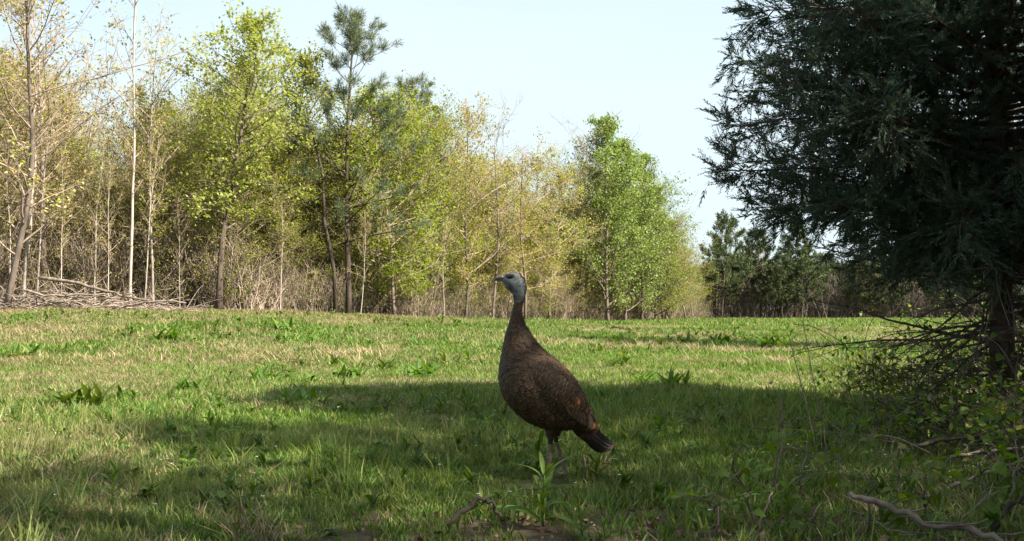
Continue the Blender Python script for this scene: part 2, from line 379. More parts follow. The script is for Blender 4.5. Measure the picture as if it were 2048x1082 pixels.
def needles_at(mb, rng, pts, dirs, n, L, w):
    k = len(pts)
    p = np.repeat(pts, n, 0) + rng.normal(size=(k*n, 3))*L*.18
    d = np.repeat(dirs, n, 0)*.9 + rng.normal(size=(k*n, 3))*.62 + UP*.12
    mb.leaves(p, d, L*rng.uniform(.7, 1.15, k*n), w/L, rng=rng)
def pine(seed, Ht, tr, fb=.25, whorls=13, spread=2.0, nL=.16, nW=.02, nn=22, dens=6, up=.45, dead=0.0, tipsy=False):
    rng = np.random.default_rng(seed); t_, wood, nd = MB(), MB(), MB()
    tp = wander(rng, (0, 0, -.1), (0, 0, 1), Ht, 12, .02, .05); tt = np.linspace(0, 1, 13); rad = tr*(1-tt)**.85+.012
    t_.tube(tp, rad, 7); PP, DD = [], []
    for wI in range(whorls):
        t = fb + (1-fb)*(wI+.3*rng.random())/whorls; s = (t-fb)/(1-fb); p0, _ = at(tp, min(t, .97))
        nb = rng.integers(4, 7); a0 = rng.uniform(0, 6)
        for b in range(nb):
            if rng.random() < .12: continue
            a = a0 + b*2*PI/nb + rng.normal()*.2
            pr = (1-s)**.65*(.75 if s < .12 else 1) + .1
            L = spread*pr*rng.uniform(.6, 1.15); el = up + (.22 if tipsy else .2)*s + rng.normal()*.12
            d = np.array([math.cos(a)*math.cos(el), math.sin(a)*math.cos(el), math.sin(el)])
            lp = wander(rng, p0, d, L, 5, .08, .03 if tipsy else .07)
            wood.tube(lp, np.linspace(max(.01, float(np.interp(t, tt, rad))*.38), .007, 6), 4, cap=False)
            if rng.random() < dead: continue
            for k in range(dens):
                tk = rng.uniform(.62 if tipsy else .4, 1) if k else 1; q, dq = at(lp, min(tk, .999))
                td = unit(dq + rng.normal(size=3)*.5 + UP*.35); tl = rng.uniform(.12, .38)*(spread/2)**.5
                tpth = wander(rng, q, td, tl, 2, .1, .1); wood.tube(tpth, [.006, .005, .004], 3, cap=False)
                for j in (1, 2): PP.append(tpth[j]); DD.append(unit(tpth[j]-tpth[j-1]))
    for k in range(14 if tipsy else 2):
        q, _ = at(tp, 1-.14*k/14); a = k*2.4; e = q + np.array([math.cos(a)*.22*(k > 1), math.sin(a)*.22*(k > 1), .3 if k else .05]); wood.tube([q, (q+e)/2, e], [.012, .01, .006], 3, cap=False)
        for f in (.4, .7, 1): PP.append(q+(e-q)*f); DD.append(UP)
    needles_at(nd, rng, np.array(PP), np.array(DD), nn, nL, nW)
    return t_, wood, nd

TREES = {}
def add_kind(kind, variants, mats, height):
    lst = []
    for (t_, w_, l_) in variants:
        lst.append((t_.mesh('trunk', [mats[0]], True), w_.mesh('branches', [mats[1]], True), l_.mesh('crown', [mats[2]]), height))
    TREES[kind] = lst
def trio(t_, w_, l_): return (t_, w_, l_)
B = M
add_kind('pale', [deciduous(s, 8, .036, fb=.3, nl=22, spread=1.9, up=.7, tw=9, leafn=6, leafs=.085, prof='oval', gap=.2, lean=.04) for s in (11, 12, 13)],
         (B['bark_pale'], B['twig_tan'], B['tan_leaf']), 8)
add_kind('thin', [deciduous(s, 8, .045, fb=.15, nl=36, spread=2.2, up=.75, tw=13, leafn=7, leafs=.075, prof='oval', gap=.15, lean=.05, forks=f) for s, f in ((21, 1), (22, 2), (23, 1))],
         (B['bark_grey'], B['twig_tan'], B['tan_leaf']), 8)
add_kind('maple', [deciduous(31, 8, .085, fb=.28, nl=52, spread=2.5, up=.35, tw=13, leafn=15, leafs=.105, prof='oval', gap=.12, lean=.02, flat=.6, aspect=.75, lsig=.095)],
         (B['bark_dark'], B['bark_grey'], B['maple']), 8)
add_kind('lime', [deciduous(s, 7, .045, fb=.1, nl=54, spread=2.6, up=.45, tw=15, leafn=13, leafs=.085, prof='oval', gap=.08, forks=f, lsig=.095) for s, f in ((41, 1), (42, 2), (43, 1))],
         (B['bark_grey'], B['twig_tan'], B['lime']), 7)
add_kind('olive', [deciduous(s, 7, .045, fb=.1, nl=46, spread=2.5, up=.5, tw=14, leafn=11, leafs=.08, prof='oval', gap=.15, forks=f, lsig=.095) for s, f in ((51, 2), (52, 1), (53, 1))],
         (B['bark_grey'], B['twig_tan'], B['olive']), 7)
add_kind('gold', [deciduous(s, 7, .045, fb=.15, nl=46, spread=2.4, up=.55, tw=14, leafn=11, leafs=.085, prof='oval', gap=.12, top_bare=.1, lsig=.095) for s in (61, 62, 63)],
         (B['bark_grey'], B['twig_tan'], B['gold']), 7)
add_kind('poplar', [deciduous(s, 8, .07, fb=.06, nl=70, spread=2.9, up=.5, tw=16, leafn=15, leafs=.11, prof='cone', gap=.04, lsig=.11) for s in (71, 72)],
         (B['bark_grey'], B['bark_grey'], B['poplar']), 8)
add_kind('bare', [deciduous(s, 7, .05, fb=.3, nl=26, spread=2.2, up=.6, tw=10, leafn=.8, leafs=.06, prof='vase', gap=.5, lean=.08) for s in (81, 82)],
         (B['bark_grey'], B['twig_tan'], B['tan_leaf']), 7)
add_kind('pine', [pine(96, 9, .085, fb=.25, whorls=13, spread=2.5, nL=.21, nW=.015, nn=32, dens=5, up=.42, tipsy=True)], (B['bark_dark'], B['bark_dark'], B['pine']), 9)
add_kind('farpine', [pine(s, 8, .09, fb=.28, whorls=14, spread=2.9, nL=.32, nW=.06, nn=14, dens=6, up=.15) for s in (92, 93, 94)],
         (B['bark_dark'], B['bark_dark'], B['farpine']), 8)

NM = {'pale': 'pale_sapling', 'thin': 'slender_tree', 'maple': 'maple_tree', 'lime': 'young_green_tree', 'olive': 'young_olive_tree', 'gold': 'golden_leaved_tree',
      'poplar': 'poplar_tree', 'bare': 'bare_tree', 'pine': 'pine_tree', 'farpine': 'far_pine_tree'}
rs = random.Random(5)
def place_tree(kind, px, depth, top_y, label, group=None, var=None, rz=None, lean=None, wide=1.0):
    x = (px-1024)/F*depth; y = depth; z = float(gz(x, y))
    top = P(px, top_y, depth)[2]
    v = TREES[kind][rs.randrange(len(TREES[kind])) if var is None else var]
    s = max(.35, (top - z)/v[3])
    t = thing(NM[kind], label, 'tree', (x, y, z-.02), rs.uniform(0, 6.28) if rz is None else rz, group)
    t.scale = (s*wide, s*wide, s)
    if lean: t.rotation_euler = (lean[0], lean[1], t.rotation_euler[2])
    for nm, me in zip(('trunk', 'branches', 'crown'), v[:3]):
        part(nm, me, t)
    return t

# --- the trees of the wood edge one can tell apart, left to right
E = [
 ('thin', 12, 25.5, -160, 'tall bare-twigged sapling with tan buds at the far left frame edge', 0, 1.3),
 ('pale', 45, 26.5, -60, 'pale straight sapling left of the brush pile under the tan treetops', 1, 1.2),
 ('thin', 95, 27.5, -40, 'slender tan-leaved tree rising above the left end of the brush pile', 2, 1.3),
 ('pale', 150, 28.5, 110, 'thin pale sapling behind the brush pile, crown below the left sky gap', 2, 1),
 ('pale', 20, 26, 330, 'short pale stem left of the first pale straight sapling', 0, .8),
 ('pale', 75, 26.4, 120, 'thin pale sapling right of the first pale straight one', 2, .8),
 ('pale', 122, 26.8, 300, 'short pale stem over the left middle of the brush pile', 1, .7),
 ('pale', 218, 26.9, 330, 'pale sapling forking at half height, between two whitish trunks', 1, .7),
 ('pale', 290, 27.2, 240, 'pale stem just left of the straight trunk nearest the maple', 2, .7),
 ('pale', 360, 27.6, 380, 'short pale leaning stem left of the maple foot', 0, .7),
 ('pale', 560, 29.5, 400, 'short pale stem right of the maple foot', 1, .9),
 ('pale', 720, 31, 420, 'short pale stem right of the tall pine foot', 2, .9),
 ('pale', 890, 34, 430, 'short pale stem left of the turkey head', 0, .9),
 ('pale', 190, 27, 260, 'short whitish sapling just left of the forked pale one', 0, .8),
 ('pale', 262, 27, -120, 'tallest whitish trunk, over the right half of the brush pile', 1, .8),
 ('pale', 308, 27.5, 40, 'straight pale trunk at the right end of the brush pile, nearest the maple', 0, .9),
 ('olive', 335, 29, 190, 'bushy olive tree between the whitish trunks and the broad maple', 0, 1.1),
 ('maple', 437, 28.2, 28, 'broad bright yellow-green maple with dark forked trunk, largest leafy crown of the left wood', 0, 1.0),
 ('maple', 560, 31.5, 100, 'second yellow-green maple, half hidden behind the right side of the larger maple', 0, .85),
 ('pine', 697, 31.5, 22, 'tall lone pine with open whorled branches standing above the wood edge', 0, 1),
 ('pine', 800, 36.5, 160, 'smaller dark pine showing just right of the tall lone pine', 0, .9),
 ('lime', 790, 33, 185, 'leafy lime-green tree with crooked dark stem right of the tall pine', 0, 1.15),
 ('lime', 862, 36, 215, 'upright lime-green tree with narrow tip between tall pine and turkey', 2, .9),
 ('gold', 930, 36.5, 205, 'yellowish slim tree with bare top above and left of the turkey head', 0, .9),
 ('bare', 985, 38.5, 275, 'leafless grey tree behind the turkey head', 0, 1.0),
 ('gold', 1050, 39.5, 305, 'orange-tinted young tree directly above the turkey head', 1, 1.2),
 ('gold', 1100, 42.5, 325, 'golden yellow young tree left of the big green poplar', 2, 1.2),
 ('bare', 1150, 45.5, 262, 'dark bare crooked tree top poking out left of the big poplar', 1, .9),
 ('poplar', 1215, 45.5, 236, 'big dense green poplar, highest crown right of the turkey', 0, .95),
 ('poplar', 1282, 48.5, 315, 'lower green poplar against the right side of the big poplar', 1, .85),
 ('gold', 1000, 41, 318, 'soft yellow tree directly behind the turkey, right of the leafless grey tree', 0, 1.1),
 ('thin', 1075, 44, 290, 'thin tan tree rising between the two golden trees', 0, .9),
 ('thin', 1135, 46, 285, 'thin tan tree against the left side of the big poplar', 1, .9),
 ('lime', 1165, 47.5, 330, 'leafy green tree filling the left flank of the big poplar', 1, .9),
 ('poplar', 1250, 47, 285, 'green poplar leaning out of the right shoulder of the big poplar', 0, .9),
 ('poplar', 1310, 50, 375, 'low green poplar, second from the right end of the poplars', 0, .9),
 ('lime', 740, 34, 200, 'bright green tree close behind the trunk of the tall pine', 1, 1.2),
 ('lime', 825, 35, 225, 'tall soft green tree between the two lime-green trees right of the pine', 0, 1.2),
 ('lime', 655, 33.5, 270, 'green tree behind the leaning dead snag', 2, 1.2),
 ('lime', 1330, 51, 440, 'rounded green tree stepping down at the right end of the poplars', 1, 1.3),
 ('gold', 1372, 55, 470, 'small brownish-green tree at the right corner of the sunny wood edge', 1, 1.4),
 ('bare', 1385, 57, 430, 'thin bare tree sticking up where the sunny wood edge ends', 0, .8),
 ('farpine', 1443, 80, 435, 'distant pine with open top, first beyond the corner of the sunny wood', 0, .8),
 ('farpine', 1520, 84, 462, 'distant pine with twin tufts standing above the dark far wood', 1, .8),
 ('farpine', 1590, 84, 455, 'distant pine whose top meets the lower left fringe of the cedar', 2, .9),
]
for k, px, d, ty, lab, var, wd in E: place_tree(k, px, d, ty, lab, 'trees along the wood edge', var, wide=wd)

# --- second rows, labelled by the stretch of wood they stand in
def seg(px):
    for lim, s in ((160, 'behind the left half of the brush pile'), (340, 'behind the pale trunks over the brush pile'), (560, 'behind the broad maple'),
                   (760, 'around the foot of the tall lone pine'), (960, 'in the lime-green stretch left of the turkey'), (1120, 'behind the turkey head'),
                   (1400, 'around and below the big green poplar')):
        if px < lim: return s
    return 'in the dark far wood'
PROF = np.array([[-300, 60], [0, 60], [110, 120], [170, 240], [240, 260], [290, 220], [340, 190], [430, 160], [520, 150], [600, 230], [690, 270], [760, 240], [840, 250],
                 [920, 270], [980, 340], [1050, 350], [1110, 380], [1180, 330], [1260, 350], [1310, 420], [1400, 500]])
ADJ = {'thin': 'thin tan-budded tree', 'pale': 'pale-stemmed sapling', 'olive': 'olive-leaved young tree', 'lime': 'bright green young tree', 'gold': 'yellow-leaved young tree',
       'bare': 'nearly leafless grey tree', 'poplar': 'dense green tree', 'farpine': 'dark pine'}
rr = random.Random(77)
px = -260
while px < 1400:
    for row, (dd, drop) in enumerate(((1.2, 110), (4.2, 40), (8.5, 0))):
        p_ = px + rr.uniform(-18, 18); d = line_depth(p_) + dd + rr.uniform(-.8, 1.2)
        if p_ < 170: kinds = ['thin', 'thin', 'pale', 'olive', 'bare']
        elif p_ < 330: kinds = ['thin', 'olive', 'pale', 'olive', 'thin', 'lime']
        elif p_ < 640: kinds = ['olive', 'lime', 'olive', 'thin', 'lime', 'bare']
        elif p_ < 930: kinds = ['lime', 'lime', 'olive', 'gold', 'bare']
        elif p_ < 1130: kinds = ['gold', 'lime', 'gold', 'olive', 'olive']
        else: kinds = ['poplar', 'lime', 'lime', 'gold', 'olive']
        k = rr.choice(kinds); ty = float(np.interp(p_, PROF[:, 0], PROF[:, 1])) + drop*rr.uniform(.6, 1.6) + rr.uniform(-20, 60)
        ty = min(ty, 500)
        place_tree(k, p_, d, ty, f'{ADJ[k]} {seg(p_)}, {("nearest the field", "standing deeper in", "rising at the back")[row]}', 'trees filling the wood ' , wide=rr.uniform(.9, 1.3))
    px += 34*(1 if px < 900 else 1.0)
for i in range(64):
    p_ = 1395 + i*15 + rr.uniform(-10, 10); d = 82 + rr.uniform(-1, 12)
    k = rr.choice(['farpine', 'farpine', 'farpine', 'olive']) if p_ > 1460 else rr.choice(['farpine', 'olive'])
    place_tree(k, p_, d, rr.uniform(490, 540), f'{ADJ[k]} {"in the dark far wood" if p_ < 1640 else "of the far wood seen under the cedar boughs"}', 'trees of the far wood', wide=rr.uniform(.8, 1.2))

# leaning dead snag across the pine
sn = thing('dead_snag', 'leaning dark dead trunk with stubs crossing left of the tall pine', 'snag', tuple(G(668, 629)))
b = MB(); base = np.array(sn.location); rng = np.random.default_rng(3)
d_ = 31.2; sn.location = P(672, 622, d_); base = np.array(sn.location)
tips = [P(672, 640, d_), P(668, 540, d_), P(648, 440, d_), P(646, 350, d_), P(627, 270, d_), P(612, 215, d_)]
b.tube(np.array(tips)-base, [.065, .06, .052, .047, .036, .02], 7); b.build('trunk', M['bark_dark'], sn, True)
b = MB()
for k in range(14):
    q, dq = at(np.array(tips)-base, rng.uniform(.35, .97)); b.tube(wander(rng, q, rng.normal(size=3)*[1, 1, .3]+UP*.2, rng.uniform(.25, .8), 3, .15, .03), [.015, .012, .009, .005], 4)
b.build('dead_branches', M['bark_dark'], sn, True)

# woods behind the rows: one mass nobody could count
def joined(kind, v, ms):
    a, b_, c, _ = TREES[kind][v]
    me = bpy.data.meshes.new('x')
    import bmesh
    bm = bmesh.new()
    for i, q in enumerate((a, b_, c)):
        n0 = len(bm.faces); bm.from_mesh(q); bm.faces.ensure_lookup_table()
        for f in bm.faces[n0:]: f.material_index = i
    bm.to_mesh(me); bm.free()
    for q in (a, b_, c): me.materials.append(q.materials[0])
    return bpy.data.objects.new('x', me)
rng = np.random.default_rng(8)
def wood_mass(name, protos, n, px0, px1, dd0, dd1, ty, ht, s0):
    pts, sc = [], []
    for i in range(n):
        p_ = rng.uniform(px0, px1); d = line_depth(p_) + rng.uniform(dd0, dd1)
        x = (p_-1024)/F*d; z = float(gz(x, d)); pts.append((x, d, z))
        t_ = float(np.interp(p_, PROF[:, 0], PROF[:, 1])) + ty + rng.uniform(0, 60)
        top = P(p_, min(t_, 530), d)[2]; sc.append(max(.4, (top-z)/ht))
    return scatter(name, protos, np.array(pts), rng.uniform(0, 6.28, n), sc)
wood_mass('distant_woodland', [joined('olive', 0, 0), joined('thin', 1, 0), joined('lime', 1, 0), joined('thin', 2, 0)], 230, -300, 1400, 11, 26, 70, 7.6, 1)
wood_mass('distant_pine_woodland', [joined('farpine', 0, 0), joined('farpine', 1, 0), joined('farpine', 2, 0), joined('bare', 0, 0)], 260, 1400, 2500, 8, 40, 40, 8, 1)

# ------------------------------------------------------------------ undergrowth along the wood edge (stuff)
def twiggy(seed, h, n, leafy, mats, lcol, ls=.05):
    r = np.random.default_rng(seed); b = MB(); LP = []
    for i in range(n):
        a = r.uniform(0, 6.28); d = np.array([math.cos(a)*.35, math.sin(a)*.35, 1]); L = h*r.uniform(.5, 1.1)
        p = wander(r, (r.normal()*.15, r.normal()*.15, -.03), d, L, 5, .12, .02)
        b.tube(p, np.linspace(.011, .004, 6)*r.uniform(.7, 1.3), 3, cap=False)
        for k in range(7):
            q, dq = at(p, r.uniform(.25, .98)); t_ = wander(r, q, dq+r.normal(size=3)*.6, L*r.uniform(.15, .4), 3, .2, .02)
            b.tube(t_, [.005, .004, .004, .003], 3, cap=False)
            m = r.poisson(leafy)
            LP.append(t_[0]+(t_[-1]-t_[0])*r.uniform(.2, 1, (m, 1)) + r.normal(size=(m, 3))*.05)
    LP = np.vstack(LP)
    if len(LP): b.leaves(LP, r.normal(size=LP.shape), ls*r.uniform(.6, 1.3, len(LP)), .6, m=1, rng=r)
    return proto('u', b, [mats, lcol])
us = [twiggy(100+i, 1.6, 9, lv, M['twig_tan'] if i % 2 else M['bark_grey'], c) for i, (lv, c) in enumerate(
    ((.8, M['tan_leaf']), (2.2, M['olive']), (3.2, M['lime']), (.6, M['tan_leaf']), (2.5, M['gold']), (1.6, M['olive'])))]
pts, sc = [], []
for i in range(1500):
    p_ = rng.uniform(-300, 1410); d = line_depth(p_) + abs(rng.normal())*3.0 - .15; x = (p_-1024)/F*d
    pts.append((x, d, float(gz(x, d)))); sc.append(rng.uniform(.35, 1.1)*(1.35 if p_ < 500 else 1))
scatter('undergrowth', us, np.array(pts), rng.uniform(0, 6.28, len(pts)), sc, rng.normal(size=(len(pts), 2))*.12)
us2 = [twiggy(120+i, 2.4, 6, lv, M['bark_grey'], c, .08) for i, (lv, c) in enumerate(((.3, M['farpine']), (1.2, M['farpine']), (.8, M['olive'])))]
pts, sc = [], []
for i in range(700):
    p_ = rng.uniform(1390, 2300); d = 82 + abs(rng.normal())*7; x = (p_-1024)/F*d
    pts.append((x, d, float(gz(x, d)))); sc.append(rng.uniform(.9, 2.0))
scatter('far_undergrowth', us2, np.array(pts), rng.uniform(0, 6.28, len(pts)), sc, rng.normal(size=(len(pts), 2))*.08)

# ------------------------------------------------------------------ brush pile and fallen wood
bp_ = thing('brush_pile', 'heap of grey dead sticks and branches at the left foot of the wood', 'brush pile', gp(-11.2, 26))
r = np.random.default_rng(14); b = MB(); o0 = np.array(bp_.location)
for i in range(560):
    px_ = r.uniform(-60, 370); d = 25.6 + r.uniform(-.5, 1.3); x = (px_-1024)/F*d
    hh = .36*math.exp(-((px_-110)/170)**2) + .05
    z = float(gz(x, d)) + r.uniform(0, hh); L = r.uniform(.25, 1.3)
    a = r.normal()*.8 + (0 if r.random() < .5 else PI)
    p = wander(r, (x, d, z), (math.cos(a), math.sin(a)*.6, r.normal()*.22), L, 4, .22, -.03)
    p[:, 2] = np.maximum(p[:, 2], gz(p[:, 0], p[:, 1])+.02)
    b.tube(p - o0, np.linspace(1, .4, 5)*r.uniform(.004, .02)**1.0, 4)
s_ = b.build('sticks', M['dead_wood'], bp_, True); s_['kind'] = 'stuff'
def stick(name, pts, r0, r1, mat, label, cat='branch', group=None, side=0, seed=1, sides=7):
    pts = np.array(pts, float); base = pts[0].copy(); 
    k = max(8, len(pts)*3); tt = np.linspace(0, len(pts)-1, k); i = np.minimum(tt.astype(int), len(pts)-2)
    pp = np.stack([np.interp(tt, np.arange(len(pts)), pts[:, c]) for c in range(3)], 1)
    rg = np.random.default_rng(seed); pp[1:-1] += rg.normal(size=(k-2, 3))*r0*.5
    o = thing(name, label, cat, tuple(base), group=group); b = MB()
    b.tube(pp-base, np.linspace(r0, r1, k)*rg.uniform(.78, 1.25, k), sides); b.build('stem', mat, o, True)
    if side:
        b = MB()
        for q in range(side):
            a, d = at(pp-base, rg.uniform(.15, .95)); w_ = wander(rg, a, d*.7+rg.normal(size=3)*.6, rg.uniform(6, 18)*r0, 3, .15, 0)
            b.tube(w_, np.linspace(r0*.4, r0*.15, 4), 5)
        b.build('side_twigs', mat, o, True)
    return o
stick('fallen_branch', [P(78, 556, 25.4), P(150, 565, 25.3), P(215, 583, 25.2), P(270, 597, 25.1), P(345, 611, 25)], .045, .018, M['dead_wood'],
      'long pale dead branch slanting down across the brush pile', side=4)
stick('fallen_branch', [P(40, 580, 25.2), P(100, 592, 25.1), P(180, 588, 25.1), P(240, 596, 25)], .03, .012, M['dead_wood'],
      'thinner grey branch lying level low in the brush pile', side=3, seed=4)
stick('fallen_branch', [P(250, 612, 24.8), P(300, 603, 24.8), P(345, 600, 24.9), P(372, 606, 25)], .03, .015, M['dead_wood'],
      'short pale branch at the right tip of the brush pile', side=2, seed=5)
g1 = G(1215, 662); g2 = G(1275, 668)
stick('fallen_branch', [g1+[0, 0, .12], (g1+g2)/2+[0, 0, .12], g2+[0, 0, .06]], .035, .02, M['dead_wood'], 'short pale stick lying in the sunny field right of the turkey neck', side=1, seed=6)
g1 = G(1330, 682); g2 = G(1420, 690)
stick('fallen_branch', [g1+[0, 0, .1], (g1+g2)/2+[0, 0, .10], g2+[0, 0, .06]], .022, .01, M['dead_wood'], 'thin brown stick in the field between the turkey and the cedar shade', side=3, seed=7)
# bent stick in front, left of the weed
stick('bent_stick', [P(893, 1052, 3.3), P(925, 1024, 3.3), P(958, 996, 3.32), P(975, 1003, 3.32), P(988, 1010, 3.3), P(1003, 1040, 3.3)], .0085, .0055, M['bark_dark'],
      'dark bent stick propped in the grass in front of the turkey', 'stick', seed=8)
stick('fallen_branch', [P(1698, 985, 3.1), P(1735, 1000, 3.08), P(1790, 1022, 3.05), P(1850, 1045, 3.0), P(1930, 1056, 2.95), P(2000, 1082, 2.9), P(2060, 1105, 2.85)], .0095, .008, M['bark_grey'],
      'long knobbly fallen branch lying at the lower right corner', side=7, seed=9)
stick('fallen_branch', [P(1830, 892, 4.4), P(1890, 878, 4.4), P(1960, 868, 4.4), P(2060, 852, 4.4)], .010, .006, M['bark_dark'],
      'dark stick lying across the right brush above the knobbly branch', side=5, seed=10)
stick('fallen_branch', [P(1900, 915, 4.1), P(1970, 903, 4.1), P(2060, 893, 4.0)], .007, .004, M['dead_wood'],
      'pale thin stick reaching in from the right edge in the brush', side=4, seed=11)
stick('fallen_branch', [P(1900, 975, 3.8), P(1960, 948, 3.8), P(2060, 920, 3.7)], .007, .004, M['dead_wood'],
      'greyish twig slanting up to the right edge above the corner branch', side=4, seed=12)
stick('fallen_branch', [P(1975, 1060, 3.25), P(2010, 1020, 3.3), P(2065, 975, 3.3)], .010, .007, M['bark_dark'],
      'dark stub of branch rising at the lower right corner', side=1, seed=13)
stick('twig', [P(1517, 1062, 3.3), P(1530, 1022, 3.3), P(1545, 985, 3.35)], .004, .0025, M['dead_wood'], 'short pale upright twig low between weed and corner branch', 'twig', seed=14)

# ------------------------------------------------------------------ red cedar on the right
def spray_proto(seed):
    r = np.random.default_rng(seed); L = .15; b = MB()
    n = 20
    t = np.linspace(.08, 1, n); pos = np.stack([t*L, r.normal(size=n)*.002, r.normal(size=n)*.002], 1)
    sd = np.where(np.arange(n) % 2, 1, -1)
    d = np.stack([np.full(n, 1.0), sd*r.uniform(.35, .9, n), r.normal(size=n)*.35], 1); d[-1] = (1, 0, 0)
    sz = .040*(1-.45*t)*r.uniform(.7, 1.3, n)
    b.leaves(pos, d, sz, .26, rng=r)
    pos2 = pos + d/np.linalg.norm(d, axis=1)[:, None]*sz[:, None]*.45
    d2 = d + r.normal(size=(n, 3))*.5
    b.leaves(pos2[::2], d2[::2], sz[::2]*.65, .3, rng=r)
    b.leaves(np.zeros((2, 3)), np.array([[1, 0, .02], [1, 0, .0]]), L, .03, rng=r)
    return np.vstack(b.v).astype(float), np.vstack(b.q)
SPR = []
for i in range(6):
    sv_, sq_ = spray_proto(200+i); sb_ = MB(); sb_.add(sv_, sq_); SPR.append(proto('sprig', sb_, [M['cedar']]))
def crown_of(mats, parent):
    """the crown's sprigs: far past 300 of a part, so one part of kind stuff"""
    eul = np.array([Matrix(m[:3, :3]/np.linalg.norm(m[:3, 0])).to_euler() for m in mats])
    o = scatter('crown', SPR, mats[:, :3, 3], eul[:, 2], np.linalg.norm(mats[:, :3, 0], axis=1), eul[:, :2]); o.parent = parent; return o
CEDZ = [1.2, 1.35, 1.5, 1.7, 2.0, 2.25, 2.6, 3.1, 3.8, 4.5, 5.2]
CEDR = [0.5, 0.95, 1.35, 1.65, 1.9, 2.02, 2.05, 1.95, 1.7, 1.0, 0.15]
def cedar(seed, Ht, tr, limbs, zr, rr_, sprays_per, deadn=0, z0=.85, density=1.0):
    r = np.random.default_rng(seed); T, Wd, Dd = MB(), MB(), MB()
    tp = wander(r, (0, 0, -.1), (0.0, 0, 1), Ht+.1, 12, .015, .05); tt = np.linspace(0, 1, 13)
    rad = tr*(1-tt)**.8+.01; rad[0] *= 1.4; T.tube(tp, rad, 9)
    mats = []
    for i in range(limbs):
        z = z0 + (Ht*.985-z0)*((i+r.random())/limbs)**1.45; p, _ = at(tp, (z+.1)/(Ht+.1))
        a = i*2.4+r.normal()*.3; R = float(np.interp(z, zr, rr_))*r.uniform(.8, 1.03)
        el = r.uniform(-.14, .26) + .5*max(0, (z-3)/Ht)
        d = np.array([math.cos(a)*math.cos(el), math.sin(a)*math.cos(el), math.sin(el)])
        lp = wander(r, p - UP*R*.05, d, R*1.02, 6, .07, .0)
        Wd.tube(lp, np.linspace(.008+.006*R, .003, 7), 5, cap=False)
        for k in range(int(10+9*R)):
            tk = r.uniform(.05, 1)**.8; q, dq = at(lp, min(tk, .999))
            td = unit(dq*.7 + r.normal(size=3)*np.array([.7, .7, .75]) + UP*.05); tl = r.uniform(.2, .55)*(1.2-.5*tk)*min(1, R)
            tw_ = wander(r, q, td, tl, 4, .12, -.02); Wd.tube(tw_[::2], [.004, .003, .002], 3, cap=False)
            for s in range(r.poisson(sprays_per*density)):
                u = r.uniform(.15, 1); qq, dd = at(tw_, min(u, .999))
                dd = unit(dd + r.normal(size=3)*np.array([.5, .5, .4]) + UP*.05)
                sd = unit(np.cross(dd, UP + r.normal(size=3)*.5)); nn = np.cross(sd, dd); sc = r.uniform(.6, 1.25)
                m = np.eye(4); m[:3, 0] = dd*sc; m[:3, 1] = sd*sc; m[:3, 2] = nn*sc; m[:3, 3] = qq; mats.append(m)
    L = np.array(mats)
    for i in range(deadn):
        z = r.uniform(.35, 1.3); p, _ = at(tp, (z+.1)/(Ht+.1)); a = r.uniform(0, 6.28); 
        d = np.array([math.cos(a), math.sin(a), r.uniform(-.3, .25)]); Ln = r.uniform(.6, 1.7)
        lp = wander(r, p, d, Ln, 6, .14, -.045); Dd.tube(lp, np.linspace(.012, .003, 7), 4, cap=False)
        for k in range(8):
            q, dq = at(lp, r.uniform(.3, .99)); Dd.tube(wander(r, q, dq+r.normal(size=3)*.6, r.uniform(.12, .5), 3, .2, -.03), [.004, .003, .003, .002], 3, cap=False)
    print('cedar sprays', len(mats)); return T, Wd, Dd, L
CK = .84
CX, CY = (2003-1024)/F*7.5*CK, 7.5*CK
T_, W_, D_, L_ = cedar(5, 5.2, .085, 230, CEDZ, CEDR, 8.0, 70, z0=1.3)
ce = thing('cedar_tree', 'large dark red cedar with dense fringed crown filling the upper right', 'tree', gp(CX, CY))
ce.scale = (CK,)*3; T_.build('trunk', M['bark_cedar'], ce, True); W_.build('branches', M['bark_cedar'], ce, True); D_.build('dead_limbs', M['bark_grey'], ce, True); crown_of(L_, ce)
# neighbours outside the frame whose shade falls on the foreground
T_, W_, D_, L_ = cedar(6, 7.0, .10, 130, [0.8, 1.6, 2.5, 4.5, 7.0], [.9, 1.35, 1.5, 1.3, .2], 5.0, 6)
meshes = [T_.mesh('trunk', [M['bark_cedar']], True), W_.mesh('branches', [M['bark_cedar']], True)]
first = None
for x_, y_, rz_, sc_, lab in ((4.6, 3.9, 0, .8, 'second red cedar, right of the camera and outside the frame'),
                              (4.5, .9, 2.1, 1.15, 'third red cedar, behind the right shoulder of the camera'),
                              (6.4, 4.6, 4.0, 1.0, 'cedar right of the frame that shades the large cedar'),
 (4.7, 2.4, 5.5, 1.0, 'cedar between the second and third ones on the right of the camera'),
 (7.9, 16.2, .7, .95, 'farther cedar standing behind the large one at the right frame edge'),
                              (8.3, 3.2, 1.0, 1.1, 'cedar in the second row right of the frame'),
                              (2.4, -2.4, 5.0, 1.1, 'cedar behind the camera on its right'),
                              (-1.2, -2.8, 3.0, 1.1, 'cedar directly behind the camera'),
                              (-4.6, -2.6, 1.7, 1.1, 'cedar behind the camera on its left')):
    c_ = thing('cedar_tree', lab, 'tree', gp(x_, y_), rz_, 'cedars of the wood edge behind the camera', sc_)
    for nm, me in zip(('trunk', 'branches'), meshes): part(nm, me, c_)
    if first is None: first = crown_of(L_, c_)
    else: o = first.copy(); COL.objects.link(o); o.parent = c_

